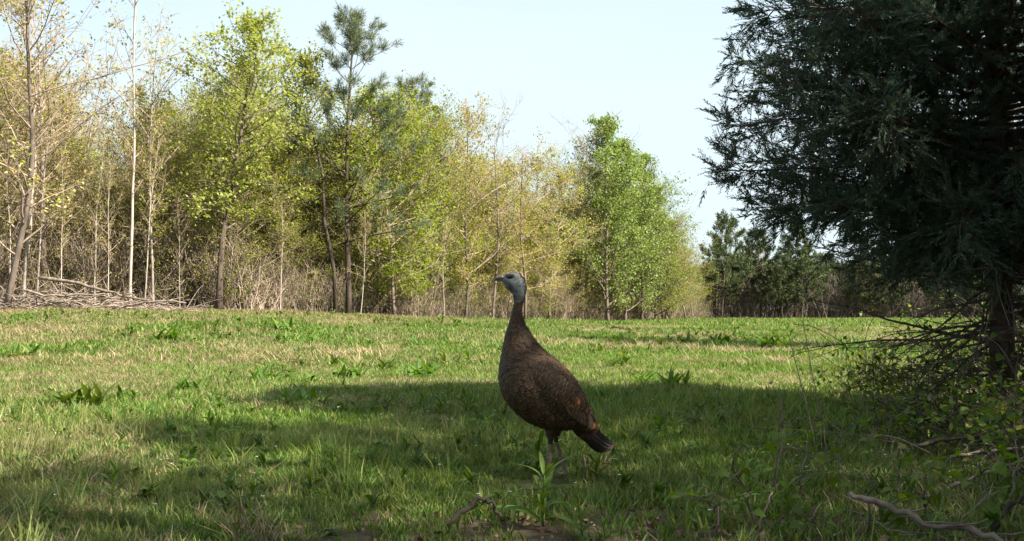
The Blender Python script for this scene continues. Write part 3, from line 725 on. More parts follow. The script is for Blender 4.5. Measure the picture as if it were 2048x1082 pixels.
# ------------------------------------------------------------------ broad leaves, weeds, saplings
def leaf_shape(kind, L, w, curl=.25, seed=0):
    """a leaf blade with a folded midrib, drooping along its length"""
    r = np.random.default_rng(seed); n = 7; t = np.linspace(0, 1, n)
    if kind == 'lance': wd = w*np.sin(PI*np.clip(t, 0.03, .995)**.8)**.85
    else: wd = w*np.array([.25, .8, 1, .95, .75, .42, .02])
    x = t*L; z = L*(.25*t - curl*1.6*t*t); yoff = L*.05*np.sin(t*3+r.uniform(0, 6))
    mid = np.stack([x, yoff, z], 1); l_ = mid + np.stack([0*t, wd*.5, wd*.16], 1); r_ = mid + np.stack([0*t, -wd*.5, wd*.16], 1)
    v = np.vstack([mid, l_, r_]); i = np.arange(n-1)
    q = np.vstack([np.stack([i, i+1, n+i+1, n+i], 1), np.stack([i+1, i, 2*n+i, 2*n+i+1], 1)])
    b = MB(); b.add(v, q); return b
LANCE = [leaf_shape('lance', .12, .019, c, s).mesh('leaf', [M['weed']], True) for s, c in enumerate((.25, .4, .12, .55))]
ROUND = [leaf_shape('round', .06, .05, c, s).mesh('leaf', [M['vine']], True) for s, c in enumerate((.2, .35, .1))]
ROUNDP = [leaf_shape('round', .05, .045, c, s).mesh('leaf', [M['paleleaf']], True) for s, c in enumerate((.3, .45))]
def lance_weed(px, py, h, nleaf, label, sc=1.0, seed=0, group='leafy weeds in the near grass', loc=None):
    r = np.random.default_rng(seed); p = G(px, py) if loc is None else np.array(loc)
    o = thing('leafy_weed', label, 'weed', gp(p[0], p[1]), r.uniform(0, 6.28), group)
    st = wander(r, (0, 0, -.01), (r.normal()*.08, r.normal()*.08, 1), h, 6, .05, .02)
    b = MB(); b.tube(st, np.linspace(.0038, .002, 7)*sc, 5); b.build('stem', M['weed'], o, True)
    for i in range(nleaf):
        t = .15 + .85*(i+.5)/nleaf; q, _ = at(st, min(t, .995)); a = i*2.4+r.normal()*.25
        el = .1 + .95*t + r.normal()*.12
        part('leaf', LANCE[r.integers(0, 4)], o, tuple(q), (r.normal()*.15, -el, a), sc*r.uniform(.75, 1.1)*(1.15-.45*t))
    return o
lance_weed(1085, 1066, .19, 16, 'large dark green weed with long drooping lance leaves in front of the turkey legs', 1.35, 1)
lance_weed(1165, 1085, .10, 10, 'low lance-leaved weed just right of the large one, at the bottom edge', .8, 2)
lance_weed(1215, 1090, .07, 9, 'small leafy weed beside bare litter at the bottom edge, right of centre', .7, 3)
lance_weed(428, 918, .17, 18, 'tall leafy weed standing in the left shade edge', 1.0, 4)
lance_weed(225, 1005, .12, 14, 'pale green leafy weed low in the left shade', .8, 5)
lance_weed(165, 1020, .10, 12, 'small leafy weed nearest the left bottom corner', .8, 6)
lance_weed(665, 985, .12, 12, 'leafy weed in the shade halfway between left shade weed and turkey', .7, 7)
lance_weed(1480, 1020, .17, 12, 'leafy weed right of the bare litter with dark leaves', .9, 8)
lance_weed(1575, 1060, .14, 12, 'leafy weed at the bottom edge below the upright twig', 1.0, 9)
# rosettes of broad-bladed plants in the field
def rosette_mesh(seed, n=34, L=.16):
    r = np.random.default_rng(seed); b = MB()
    for i in range(n):
        lf = leaf_shape('lance', L*r.uniform(.6, 1.1), .022*r.uniform(.8, 1.3), r.uniform(.15, .5), seed+i); v = lf.v[0].astype(float); q = lf.q[0]
        el = r.uniform(.35, 1.35); a = r.uniform(0, 6.28)
        m = Matrix.Rotation(a, 4, 'Z') @ Matrix.Rotation(-el, 4, 'Y'); m = np.array(m); off = np.array([r.normal()*.045, r.normal()*.045, 0])
        b.add(v @ m[:3, :3].T + off, q)
    return b.mesh('leaves', [M['weed']], True)
ROS = [rosette_mesh(300+i) for i in range(3)]
for i, (px_, py_, s, lab) in enumerate((
    (590, 812, 1.5, 'dark green broad-bladed clump in the sunlit grass above the shade, left of the turkey'),
    (705, 762, 1.7, 'broad-bladed clump near the shade edge, between dark clump and turkey'),
    (838, 760, 1.7, 'bright clump at the shade edge nearest the turkey breast'),
    (160, 822, 1.8, 'greyish green clump in the left field beside a bare dry patch'),
    (375, 790, 1.5, 'clump of weeds in the left field above the shade'),
    (525, 765, 1.4, 'small dark clump between the two left field clumps'),
    (905, 735, 1.6, 'clump in the bright grass just left of the turkey breast'),
    (1345, 782, 1.5, 'dark clump on the shade edge right of the turkey back'),
    (1300, 772, 1.3, 'small clump touching the shade edge behind the turkey back'),
    (330, 684, 2.6, 'green clump far out in the left field'),
    (575, 668, 2.6, 'yellow-green clump far out in the middle left field'),
    (1370, 694, 2.6, 'dark green clump in the far field right of the turkey neck'),
    (1550, 704, 2.8, 'long dark clump in the far field left of the cedar shade'),
    (1700, 712, 2.4, 'clump in the far field under the cedar fringe'),
    (1440, 690, 2.0, 'faint clump in the far field between two darker ones'),
    (40, 720, 2.0, 'clump at the left edge of the sunny field'))):
    p = G(px_, py_); o = bpy.data.objects.new('broadleaf_clump', ROS[i % 3]); COL.objects.link(o)
    o.location = gp(p[0], p[1]); o.rotation_euler = (0, 0, i*1.3); o.scale = (s, s, s*.85); tag(o, lab, 'weed', 'broad-bladed clumps in the field')

def sapling(px, py, top, label, nleaf, seed, depth=None, leafset=None, sc=1.0, spread=.12, group='leafy saplings in the right brush', name='leafy_sapling'):
    r = np.random.default_rng(seed); p = G(px, py) if depth is None else np.array([(px-1024)/F*depth, depth, 0])
    t = P(top[0], top[1], p[1]); base = np.array(gp(p[0], p[1])); o = thing(name, label, 'sapling', tuple(base), 0, group)
    st = np.array([base*(1-u)+t*u + r.normal(size=3)*.012*(0 < u < 1) for u in np.linspace(0, 1, 7)]) - base; st[0, 2] -= .02
    b = MB(); b.tube(st, np.linspace(.005, .0022, 7)*sc, 5); b.build('stem', M['bark_grey'], o, True)
    tw = MB()
    for i in range(nleaf):
        u = r.uniform(.3, 1) if i else 1; q, dq = at(st, min(u, .999)); d = unit(dq*.4 + r.normal(size=3)*np.array([1, .8, .4]))
        e = q + d*r.uniform(.3, 1)*spread; tw.tube([q, (q+e)/2 + UP*.006, e], [.0018, .0014, .001], 3)
        ls = leafset or ROUND
        part('leaf', ls[r.integers(0, len(ls))], o, tuple(e), (r.normal()*.4, r.uniform(-.5, .6), math.atan2(d[1], d[0])), sc*r.uniform(.4, .8))
    tw.build('twigs', M['bark_grey'], o, True); return o
sapling(1558, 1000, (1562, 800), 'sapling with yellow-green leaves left of the dead upright stalks', 10, 1, spread=.09)
sapling(1900, 930, (1905, 790), 'leafy sapling with yellow and pale leaves in front of the right brush', 16, 2, spread=.16)
sapling(1960, 960, (1985, 830), 'leafy sapling near the right edge beside the pale thin stick', 12, 3, spread=.14)
sapling(1690, 985, (1665, 850), 'low sapling with dark leaves between the arching grass stems', 12, 4, spread=.14)
sapling(1510, 1060, (1470, 905), 'dark leafy sapling left of the upright twig', 12, 5, spread=.12)
sapling(1800, 1010, (1790, 880), 'sapling just above the knobbly corner branch', 12, 6, spread=.13)
sapling(2035, 840, (2030, 640), 'bright green sapling leaning on the cedar trunk at the right edge', 22, 7, depth=5.6, sc=1.5, spread=.22)
sapling(1820, 850, (1810, 735), 'sapling with a few dark leaves where the shade meets the field', 10, 8, spread=.15, sc=1.1)
sapling(1730, 1080, (1750, 960), 'leafy sapling beside the tip of the corner branch', 10, 9, spread=.12)
for i, (a_, b_, c_, d__, lab) in enumerate(((1850, 1075, 1840, 985, 'low leafy sapling under the middle of the corner branch'), (1950, 1040, 1955, 930, 'leafy sapling between the corner branch and the greyish twig'),
   (2020, 1010, 2030, 880, 'dark sapling at the right edge above the corner branch'), (1780, 900, 1770, 800, 'leafy sapling below the upper arching grass stem'),
   (1600, 1000, 1610, 900, 'leafy sapling right of the yellow-green one'), (1440, 1075, 1430, 985, 'low dark sapling left of all others in the right brush'),
   (1860, 820, 1850, 720, 'leafy sapling between the low bramble and the cedar trunk'), (1720, 860, 1715, 790, 'small leafy sapling on the shade edge at the brush'))):
    sapling(a_, b_, (c_, d__), lab, 18, 60+i, spread=.15, sc=1.25)
sapling(1640, 1085, (1630, 1010), 'lowest sapling at the bottom edge, left of the corner branch', 9, 10, spread=.1)
sapling(1965, 800, (1930, 770), 'white-budded sapling in the dark brush', 9, 11, leafset=ROUNDP, spread=.16)
sapling(1880, 880, (1870, 795), 'pale-leaved sapling left of the yellow-leaved one', 8, 12, leafset=ROUNDP, spread=.12)
# a leafy shoot hanging in front of the cedar
o = thing('hanging_shoot', 'bright shoot of broad leaves hanging in the dark cedar crown', 'shoot', tuple(P(1745, 205, 5.45)))
b = MB(); e = P(1790, 240, 5.5)-P(1745, 205, 5.45); b.tube([np.array([-.12, .1, .12]), np.zeros(3), e*.5, e], [.003, .0025, .002, .0015], 4); b.build('stem', M['bark_grey'], o, True)
for k, (dx, dy, s) in enumerate(((1752, 222, .9), (1772, 236, 1.2), (1788, 218, .8), (1742, 236, .8))):
    part('leaf', ROUND[k % 3], o, tuple(P(dx, dy, 5.45)-np.array(o.location)), (.8, .2, k*1.7), s)

# dead upright stalks and arching grass stems
for i, (pts_, lab) in enumerate((
    ([(1655, 960, 4.4), (1640, 860, 4.4), (1628, 760, 4.4), (1605, 640, 4.4)], 'tallest dead upright stalk against the field left of the cedar'),
    ([(1660, 965, 4.35), (1650, 880, 4.35), (1648, 800, 4.35)], 'short dead stalk right of the tallest one'),
    ([(1640, 960, 4.5), (1622, 850, 4.5), (1590, 720, 4.5), (1575, 665, 4.5)], 'thin leaning dead stalk left of the tallest one'))):
    stick('dead_stalk', [P(*q) for q in pts_], .0032, .0012, M['bark_grey'], lab, 'stalk', 'dead stalks left of the cedar', seed=30+i, side=4)
for i, (pts_, lab) in enumerate((
    ([(1860, 905, 3.9), (1790, 872, 3.95), (1700, 868, 4.0), (1640, 862, 4.0), (1560, 858, 4.0)], 'pale dry grass stem arching level toward the yellow sapling'),
    ([(1880, 850, 4.6), (1840, 822, 4.6), (1780, 797, 4.6), (1725, 786, 4.6)], 'pale dry grass stem arching under the cedar edge'))):
    stick('grass_stem', [P(*q) for q in pts_], .0014, .0009, M['dead_wood'], lab, 'grass stem', seed=40+i, sides=4)

# brambles under the cedar
def bramble(px, depth, h, w, label, seed, leafy=1.0, mat='vine'):
    r = np.random.default_rng(seed); x = (px-1024)/F*depth; o = thing('bramble', label, 'bramble', gp(x, depth), 0, 'brambles under the cedar')
    b, lf = MB(), MB(); LP, LD = [], []
    for i in range(22):
        a = r.uniform(0, 6.28); p = wander(r, (r.normal()*w*.3, r.normal()*w*.3, 0), (math.cos(a)*.55, math.sin(a)*.55, 1), h*r.uniform(.6, 1.3), 7, .15, -.09)
        b.tube(p, np.linspace(.0035, .0014, 8), 4, cap=False)
        for k in range(6):
            q, dq = at(p, r.uniform(.2, .99)); t_ = wander(r, q, dq+r.normal(size=3)*.7, r.uniform(.1, .3), 3, .2, -.02); b.tube(t_, [.0022, .002, .0015, .001], 3, cap=False)
            n = r.poisson(4.5*leafy); LP.append(t_[0]+(t_[-1]-t_[0])*r.uniform(.2, 1, (n, 1))+r.normal(size=(n, 3))*.02); LD.append(r.normal(size=(n, 3))+[0, 0, -.3])
    b.build('canes', M['bark_dark'], o, True)
    LP = np.vstack(LP); lf.leaves(LP, np.vstack(LD), r.uniform(.025, .05, len(LP)), .65, rng=r, flat=.5); lf.build('foliage', M[mat], o)
for i, a_ in enumerate(((1760, 8.2, .35, .5, 'low tangled bramble where the cedar shade meets the sunny field', 1),
                        (1850, 7.4, .5, .5, 'bramble tangle left of the cedar trunk', 1.2),
                        (1945, 6.4, .6, .5, 'dense bramble right in front of the cedar trunk', 1.3),
                        (2040, 5.8, .65, .4, 'tall bramble at the right frame edge', 1.3),
                        (1880, 5.2, .32, .4, 'low bramble behind the dark lying stick', 1.0),
                        (1990, 4.7, .35, .4, 'bramble beside the right edge above the pale stick', 1.2),
                        (2080, 4.1, .4, .3, 'bramble cut by the right edge near the bottom', 1.0),
                        (1955, 9.6, .9, .6, 'tall bramble seen behind the cedar trunk', .8),
                        (2080, 8.6, 1.0, .6, 'tall bramble behind the cedar at the frame edge', .8))):
    bramble(*a_[:5], 400+i, a_[5])

# ------------------------------------------------------------------ grass (stuff)
def tuft(seed, n, h, w, rad, lean=.5, mat='grass', drymix=.0):
    r = np.random.default_rng(seed); b = MB()
    a = r.uniform(0, 6.28, n); rr2 = rad*np.sqrt(r.random(n)); base = np.stack([rr2*np.cos(a), rr2*np.sin(a), np.full(n, -.01)], 1)
    la = r.uniform(0, 6.28, n); ln = lean*r.uniform(.1, 1, n); hh = h*r.uniform(.4, 1.15, n)
    dirv = np.stack([np.cos(la)*ln, np.sin(la)*ln, np.ones(n)], 1)
    side = np.stack([-np.sin(la+r.normal(size=n)*.5), np.cos(la+r.normal(size=n)*.5), np.zeros(n)], 1); ww = (w*r.uniform(.6, 1.3, n))[:, None]
    m1 = base + dirv*(hh*.5)[:, None]; dv2 = dirv.copy(); dv2[:, 2] *= .72; dv2[:, :2] *= 2.0
    tip = m1 + dv2*(hh*.5)[:, None]
    v = np.stack([base-side*ww*.4, base+side*ww*.4, m1+side*ww*.5, m1-side*ww*.5, tip], 1).reshape(-1, 3)
    k = np.arange(n)[:, None]*5
    b.add(v, k+np.array([0, 1, 2, 3]), k+np.array([3, 2, 4]))
    return proto('tuft', b, [M[mat]])
near = [tuft(500+i, 34, .056, .0042, .055) for i in range(6)]
tall = [tuft(510+i, 16, .17, .0050, .035, .55) for i in range(4)]
mid = [tuft(520+i, 40, .075, .007, .10) for i in range(5)]
far = [tuft(530+i, 40, .085, .014, .22) for i in range(5)]
dryn = [tuft(540+i, 30, .07, .004, .07, 1.2, 'dry') for i in range(4)]
dryt = [tuft(550+i, 12, .17, .0035, .02, .4, 'dry') for i in range(2)]
rng = np.random.default_rng(21)
def field_pts(d0, d1, dens, marg=1.6, power=1):
    area_w = lambda d: (d*1.0 + 2*marg)
    n = int(dens*(d1-d0)*area_w((d0+d1)/2)); d = np.sqrt(rng.uniform(d0**2, d1**2, n)); x = rng.uniform(-.5, .5, n)*(d*1.02+2*marg)
    return x, d
def keep(x, y, thr=1.0, wood=True):
    k = np.ones(len(x), bool)
    if wood: k &= (wood_mask(x, y) < rng.uniform(.2, 1.0, len(x)))
    k &= (brush_mask(x, y)*.85 < rng.random(len(x)))
    k &= ((((x-.13)/.2)**2 + ((y-4.05)/.42)**2) > rng.uniform(-.15, 1.2, len(x))); return k
def lay(name, protos, x, y, s0, s1, extra=None):
    s = rng.uniform(s0, s1, len(x)) * (extra if extra is not None else 1)
    return scatter(name, protos, np.stack([x, y, gz(x, y)], 1), rng.uniform(0, 6.28, len(x)), s, rng.normal(size=(len(x), 2))*.1)
x, y = field_pts(2.3, 6.5, 380); k = keep(x, y); x, y = x[k], y[k]
lay('grass', near, x, y, .6, 1.3, .75+.6*vnoise(x*1.5, y*1.5, 7))
x, y = field_pts(2.3, 8, 42); k = keep(x, y) & (((x-.12)/.4)**2 + ((y-4.1)/.6)**2 > 1) & (vnoise(x*1.2, y*1.2, 17) > .45); x, y = x[k], y[k]
lay('tall_grass', tall, x, y, .5, 1.1)
x, y = field_pts(6.3, 14, 170, 2); k = keep(x, y); x, y = x[k], y[k]
lay('field_grass', mid, x, y, .6, 1.35, .7+.65*vnoise(x*.9, y*.9, 11))
x, y = field_pts(13.5, 36, 42, 3); k = keep(x, y); x, y = x[k], y[k]
lay('field_grass', far, x, y, .7, 1.35, .75+.6*vnoise(x*.5, y*.5, 12))
x, y = field_pts(35, 84, 7, 5); k = keep(x, y); x, y = x[k], y[k]
lay('field_grass', far, x, y, 1.4, 2.6)
x, y = field_pts(2.6, 12, 60, 2); k = keep(x, y) & (vnoise(x*.8, y*.8, 23)*.7 + vnoise(x*2.5, y*2.5, 29)*.4 + sstep(1, -3, x)*.2 + sstep(7, 10, y)*.14 > .62); x, y = x[k], y[k]
lay('dry_grass', dryn, x, y, .6, 1.3)
x, y = field_pts(12, 34, 24, 3); k = keep(x, y) & (vnoise(x*.5, y*.5, 33)*.7 + vnoise(x*1.8, y*1.8, 39)*.4 + sstep(2, -9, x)*.2 > .58); x, y = x[k], y[k]
lay('dry_grass', dryn, x, y, 1.3, 2.6)
# small broad-leaved weeds all through the pasture
def weed_proto(seed, n, L, w, up0=.2, up1=1.2):
    r = np.random.default_rng(seed); b = MB()
    for i in range(n):
        lf = leaf_shape('lance', L*r.uniform(.6, 1.1), w*r.uniform(.8, 1.3), r.uniform(.15, .5), seed+i); v = lf.v[0].astype(float); q = lf.q[0]
        m = np.array(Matrix.Rotation(r.uniform(0, 6.28), 4, 'Z') @ Matrix.Rotation(-r.uniform(up0, up1), 4, 'Y')); b.add(v @ m[:3, :3].T + np.array([0, 0, r.uniform(0, L*.7)]), q)
    return proto('weed', b, [M['weed']], True)
wp = [weed_proto(600+i, 9, .075, .015) for i in range(3)] + [weed_proto(610+i, 12, .05, .018, .0, .7) for i in range(2)]
x, y = field_pts(3.2, 8, 30); k = keep(x, y) & (vnoise(x*1.1, y*1.1, 51) > .42); x, y = x[k], y[k]
lay('pasture_weeds', wp, x, y, .6, 1.4)
x, y = field_pts(9, 30, 5, 2); k = keep(x, y) & (vnoise(x*.5, y*.5, 53) > .5); x, y = x[k], y[k]
lay('pasture_weeds', wp, x, y, 1.0, 2.6)
x, y = field_pts(2.8, 9, 34); k = (brush_mask(x, y) > .25) & (x > 1.0); x, y = x[k], y[k]
lay('brush_weeds', wp, x, y, .5, 1.3)
# dry tussock at the turkey's feet, and the tan one by the left bottom
for px_, py_, n, lab in ((1185, 955, 9, 'brown dry grass tussock beside the turkey feet'), (500, 1085, 6, 'tan dry grass tussock with tall straws at the bottom left')):
    p = G(px_, py_); r = np.random.default_rng(n); b = MB()
    for i in range(70 if n == 9 else 40):
        a = r.uniform(0, 6.28); p0 = np.array([r.normal()*.035, r.normal()*.035, -.01]); h_ = r.uniform(.06, .13) if n == 9 else r.uniform(.08, .24)
        w_ = wander(r, p0, (math.cos(a)*.5, math.sin(a)*.5, 1), h_, 3, .12, -.08); b.tube(w_, [.0016, .0015, .0012, .0006], 3, cap=False)
    o = b.build('dry_tussock', M['dry'], loc=gp(p[0], p[1])); tag(o, lab, 'grass tussock')
# leaf litter
b = MB(); n = 42000; d = np.sqrt(rng.uniform(2.4**2, 10.5**2, n)); x = rng.uniform(-1.2, d*.5+1.2, n)
k = brush_mask(x, d) > rng.uniform(.15, 1, n); x, d = x[k], d[k]
pz = np.stack([x, d, gz(x, d)+rng.uniform(.004, .03, len(x))], 1); dr = rng.normal(size=(len(x), 3)); dr[:, 2] *= .35
b.leaves(pz, dr, rng.uniform(.010, .045, len(x))*rng.uniform(.6, 1, len(x)), .6, rng=rng, flat=.0); o = b.build('leaf_litter', M['litter']); o['kind'] = 'stuff'
# twigs on the litter
b = MB()
for i in range(420):
    d_ = rng.uniform(3, 9); x_ = rng.uniform(1.0, d_*.5+.8)
    if brush_mask(np.array([x_]), np.array([d_]))[0] < .35: continue
    a = rng.uniform(0, 6.28); p = wander(rng, gp(x_, d_, rng.uniform(.01, .05)), (math.cos(a), math.sin(a), rng.normal()*.12), rng.uniform(.06, .3), 4, .15, 0)
    b.tube(p, np.linspace(.003, .0015, 5)*rng.uniform(.5, 1.2), 4, cap=False)
o = b.build('ground_twigs', M['dead_wood'], smooth=True); o['kind'] = 'stuff'
# tiny white blossoms in the grass
b = MB(); n = 130; d = np.sqrt(rng.uniform(3.2**2, 9**2, n)); x = rng.uniform(-.5, .38, n)*d
for xx, dd in zip(x, d):
    c = np.array(gp(xx, dd, rng.uniform(.05, .11)))
    for k in range(5):
        a = k*1.2566; b.leaves(c[None], np.array([[math.cos(a), math.sin(a), .3]]), .008, .7, rng=rng, flat=.8)
    b.tube([c-[0, 0, .08], c], [.0007, .0007], 3, m=1, cap=False)
o = b.build('tiny_blossoms', [M['flower'], M['weed']]); o['kind'] = 'stuff'

# ------------------------------------------------------------------ wild turkey hen
def feather_mat(name, dark, bronze, edge, bars=0, coppery=None, tipband=.86):
    m, n, l = new_mat(name)
    uv = n.new('ShaderNodeUVMap'); uv.uv_map = 'UVMap'; sp = n.new('ShaderNodeSeparateXYZ'); l.new(uv.outputs[0], sp.inputs[0])
    r = ramp(n, [(0, dark), (.55, bronze), (tipband-.06, dark), (tipband, edge)]); l.new(sp.outputs['Y'], r.inputs[0])
    col = r.outputs[0]
    geo = n.new('ShaderNodeNewGeometry')
    if bars:
        w = n.new('ShaderNodeMath'); w.operation = 'MULTIPLY'; w.inputs[1].default_value = bars; l.new(sp.outputs['Y'], w.inputs[0])
        sn_ = n.new('ShaderNodeMath'); sn_.operation = 'SINE'; l.new(w.outputs[0], sn_.inputs[0])
        mr = n.new('ShaderNodeMapRange'); mr.inputs['From Min'].default_value = .1; mr.inputs['From Max'].default_value = .5; mr.inputs['To Max'].default_value = .4; l.new(sn_.outputs[0], mr.inputs['Value'])
        mm = n.new('ShaderNodeMix'); mm.data_type = 'RGBA'; l.new(mr.outputs[0], mm.inputs[0]); l.new(col, mm.inputs[6]); mm.inputs[7].default_value = (*edge, 1); col = mm.outputs[2]
    hv = n.new('ShaderNodeHueSaturation'); mr = n.new('ShaderNodeMapRange'); mr.inputs['To Min'].default_value = .65; mr.inputs['To Max'].default_value = 1.35
    l.new(geo.outputs['Random Per Island'], mr.inputs['Value']); l.new(mr.outputs[0], hv.inputs['Value']); l.new(col, hv.inputs['Color'])
    p = n.new('ShaderNodeBsdfPrincipled'); p.inputs['Roughness'].default_value = .62; p.inputs['Specular IOR Level'].default_value = .18
    l.new(hv.outputs[0], p.inputs['Base Color']); o = n.new('ShaderNodeOutputMaterial'); l.new(p.outputs[0], o.inputs['Surface']); return m
def skin_mat(name, a, b, scale=60, rough=.6):
    m, n, l = new_mat(name); tcn = n.new('ShaderNodeTexCoord'); nz = n.new('ShaderNodeTexNoise'); nz.inputs['Scale'].default_value = scale; nz.inputs['Detail'].default_value = 5
    l.new(tcn.outputs['Object'], nz.inputs['Vector']); r = ramp(n, [(.35, a), (.65, b)]); l.new(nz.outputs['Fac'], r.inputs[0])
    p = n.new('ShaderNodeBsdfPrincipled'); p.inputs['Roughness'].default_value = rough; l.new(r.outputs[0], p.inputs['Base Color'])
    bp = n.new('ShaderNodeBump'); bp.inputs['Strength'].default_value = .6; bp.inputs['Distance'].default_value = .003; l.new(nz.outputs['Fac'], bp.inputs['Height']); l.new(bp.outputs[0], p.inputs['Normal'])
    o = n.new('ShaderNodeOutputMaterial'); l.new(p.outputs[0], o.inputs['Surface']); return m
M['plume'] = feather_mat('body_feathers', (.024, .014, .008), (.050, .029, .014), (.095, .056, .028), tipband=.89)
M['wingc'] = feather_mat('wing_coverts', (.024, .015, .009), (.065, .039, .02), (.13, .08, .042), tipband=.93)
M['wingf'] = feather_mat('wing_feathers', (.016, .011, .009), (.05, .034, .022), (.12, .08, .05), bars=40)
M['rust'] = feather_mat('rusty_feathers', (.05, .022, .010), (.12, .045, .016), (.26, .11, .045), tipband=.7)
M['tailf'] = feather_mat('tail_feathers', (.011, .008, .006), (.018, .012, .008), (.034, .019, .011), bars=55, tipband=.95)
M['under'] = skin_mat('down', (.012, .009, .007), (.035, .024, .017), 30, .9)
M['skin'] = skin_mat('head_skin', (.04, .042, .04), (.12, .135, .14), 38)
M['shank'] = skin_mat('leg_skin', (.12, .07, .055), (.24, .15, .12), 90, .5)
M['beak'] = skin_mat('horn', (.05, .04, .035), (.14, .11, .09), 50, .35)
M['eye'] = skin_mat('eye_dark', (.008, .006, .005), (.015, .01, .008), 20, .08)

TD = 4.33; SC = TD/F
tp0 = P(1103, 958, TD)
turkey = thing('turkey', 'brown wild turkey hen standing upright in the grass, head turned left', 'turkey', gp(tp0[0], tp0[1]))
TX, TZ = 1103, 958
def tk(px, py, y=0): return np.array([(px-TX)*SC, y, (TZ-py)*SC])
SECT = [((1004, 562), (1005, 554), 4), ((1007, 570), (1012, 549), 9), ((1013, 580), (1024, 545.5), 12.5), ((1020, 587), (1039, 546), 14), ((1025, 594), (1050, 558), 14),
        ((1027, 601), (1055, 578), 12), ((1027, 609), (1051, 599), 10), ((1025, 620), (1046, 615), 10), ((1020, 640), (1047, 633), 13), ((1012, 665), (1056, 655), 20),
        ((1004, 700), (1076, 685), 32), ((997, 735), (1102, 710), 47), ((996, 765), (1131, 732), 60), ((1004, 795), (1158, 764), 66), ((1025, 822), (1176, 797), 63),
        ((1060, 846), (1187, 828), 52), ((1102, 858), (1191, 840), 36), ((1136, 856), (1194, 851), 24), ((1158, 866), (1194, 862), 12)]
A = np.array([s[0] for s in SECT], float); Bb = np.array([s[1] for s in SECT], float); HW = np.array([s[2] for s in SECT], float)
def fine(arr, u):          # Catmull-Rom through the sections
    n = len(arr); i = int(min(max(u, 0), n-1.0001)); f = u-i
    p = [arr[min(max(i+k, 0), n-1)] for k in (-1, 0, 1, 2)]
    return .5*((2*p[1]) + (-p[0]+p[2])*f + (2*p[0]-5*p[1]+4*p[2]-p[3])*f*f + (-p[0]+3*p[1]-3*p[2]+p[3])*f**3)
def surf(u, v):            # v: 0 = back, pi = belly; +y is the far side
    a, b_, h = fine(A, u), fine(Bb, u), fine(HW, u)
    c = (a+b_)/2; e = (b_-a)/2*(.94 if u > 9 else .92 if u < 5 else .88); k = math.cos(v); pxy = c + e*k
    return tk(pxy[0], pxy[1], math.sin(v)*h*SC*(1-.12*k))
NS, NV = 72, 32
us_ = np.linspace(0, len(SECT)-1, NS); V = np.array([[surf(u, 2*PI*j/NV) for j in range(NV)] for u in us_])
body = MB(); i, j = np.meshgrid(np.arange(NS-1), np.arange(NV), indexing='ij'); j2 = (j+1) % NV
q = np.stack([i*NV+j, i*NV+j2, (i+1)*NV+j2, (i+1)*NV+j], -1).reshape(-1, 4)
vv = np.vstack([V.reshape(-1, 3), V[0].mean(0)[None], V[-1].mean(0)[None]]); jj_ = np.arange(NV); jn_ = (jj_+1) % NV
t_ = np.vstack([np.stack([jn_, jj_, np.full(NV, NS*NV)], 1), np.stack([(NS-1)*NV+jj_, (NS-1)*NV+jn_, np.full(NV, NS*NV+1)], 1)])
body.add(vv, q, t_)
# legs: feathered thigh, hock, shank, toes, all to be fused with the body
LEGS = [(-.030, [(1098, 838, 18), (1100, 858, 11), (1101, 873, 6.2), (1100, 889, 4.8), (1098, 925, 4.2), (1096, 952, 4.6), (1095, 958, 4.5)]),
        (.035, [(1122, 838, 16), (1116, 858, 9.5), (1112, 872, 5.5), (1113, 886, 4.6), (1122, 915, 4.0), (1132, 942, 4.4), (1135, 951, 4.4)])]
for yo, pl in LEGS:
    pts_ = np.array([tk(a, b_, yo) for a, b_, _ in pl]); body.tube(pts_, np.array([c for _, _, c in pl])*SC, 10)
    ft = pts_[-1]; 
    for ang, L, r_ in ((PI, .062, .0062), (PI-.5, .055, .0056), (PI+.5, .055, .0056), (0.2, .026, .0045)):
        d = np.array([math.cos(ang), math.sin(ang), 0]); body.tube([ft, ft+d*L*.5+UP*.004, ft+d*L-UP*.007], [r_, r_*.85, r_*.4], 7)
raw = bpy.data.objects.new('raw', body.mesh('raw', [M['under']])); COL.objects.link(raw)
rm = raw.modifiers.new('r', 'REMESH'); rm.mode = 'VOXEL'; rm.voxel_size = .0034; rm.use_smooth_shade = True
sm = raw.modifiers.new('s', 'SMOOTH'); sm.iterations = 3; sm.factor = .5
dg = bpy.context.evaluated_depsgraph_get(); me = bpy.data.meshes.new_from_object(raw.evaluated_get(dg)); me.name = 'body'
bpy.data.objects.remove(raw)
me.materials.clear()
for mm_ in ('under', 'skin', 'shank'): me.materials.append(M[mm_])
for p_ in me.polygons:
    c = p_.center; pyy = TZ - c.z/SC; pxx = TX + c.x/SC
    dark = ((pxx-1020)/10)**2 + ((pyy-554.5)/5.5)**2 < 1 or (pyy > 592 and pxx < 1031)
    p_.material_index = 0 if (dark and pyy < 886) else 1 if pyy < 612 + (6 if pxx < 1036 else 0) else (2 if pyy > 886 and pxx < 1150 else 0)
me.shade_smooth(); part('body', me, turkey)
# beak, eyes
b = MB(); bk = np.array([tk(1008, 555.5), tk(1000, 556.5), tk(993, 559), tk(987.5, 562.5)]); b.tube(bk, np.array([5.2, 4.2, 2.8, .6])*SC, 10)
b.tube(np.array([tk(1009, 562), tk(1001, 562), tk(992, 563)]), np.array([3.6, 2.6, .8])*SC, 8); b.build('beak', M['beak'], turkey, True)
for sgn in (-1, 1):
    b = MB(); c = tk(1022, 554.5, sgn*10.2*SC); rI = 4.6*SC; rows = []
    for th in np.linspace(.05, PI-.05, 8):
        rows.append(c + np.array([0, math.cos(th)*rI*.8, 0])); 
    b.tube(np.array(rows), rI*np.sin(np.linspace(.05, PI-.05, 8)), 12); b.build('eye', M['eye'], turkey, True)
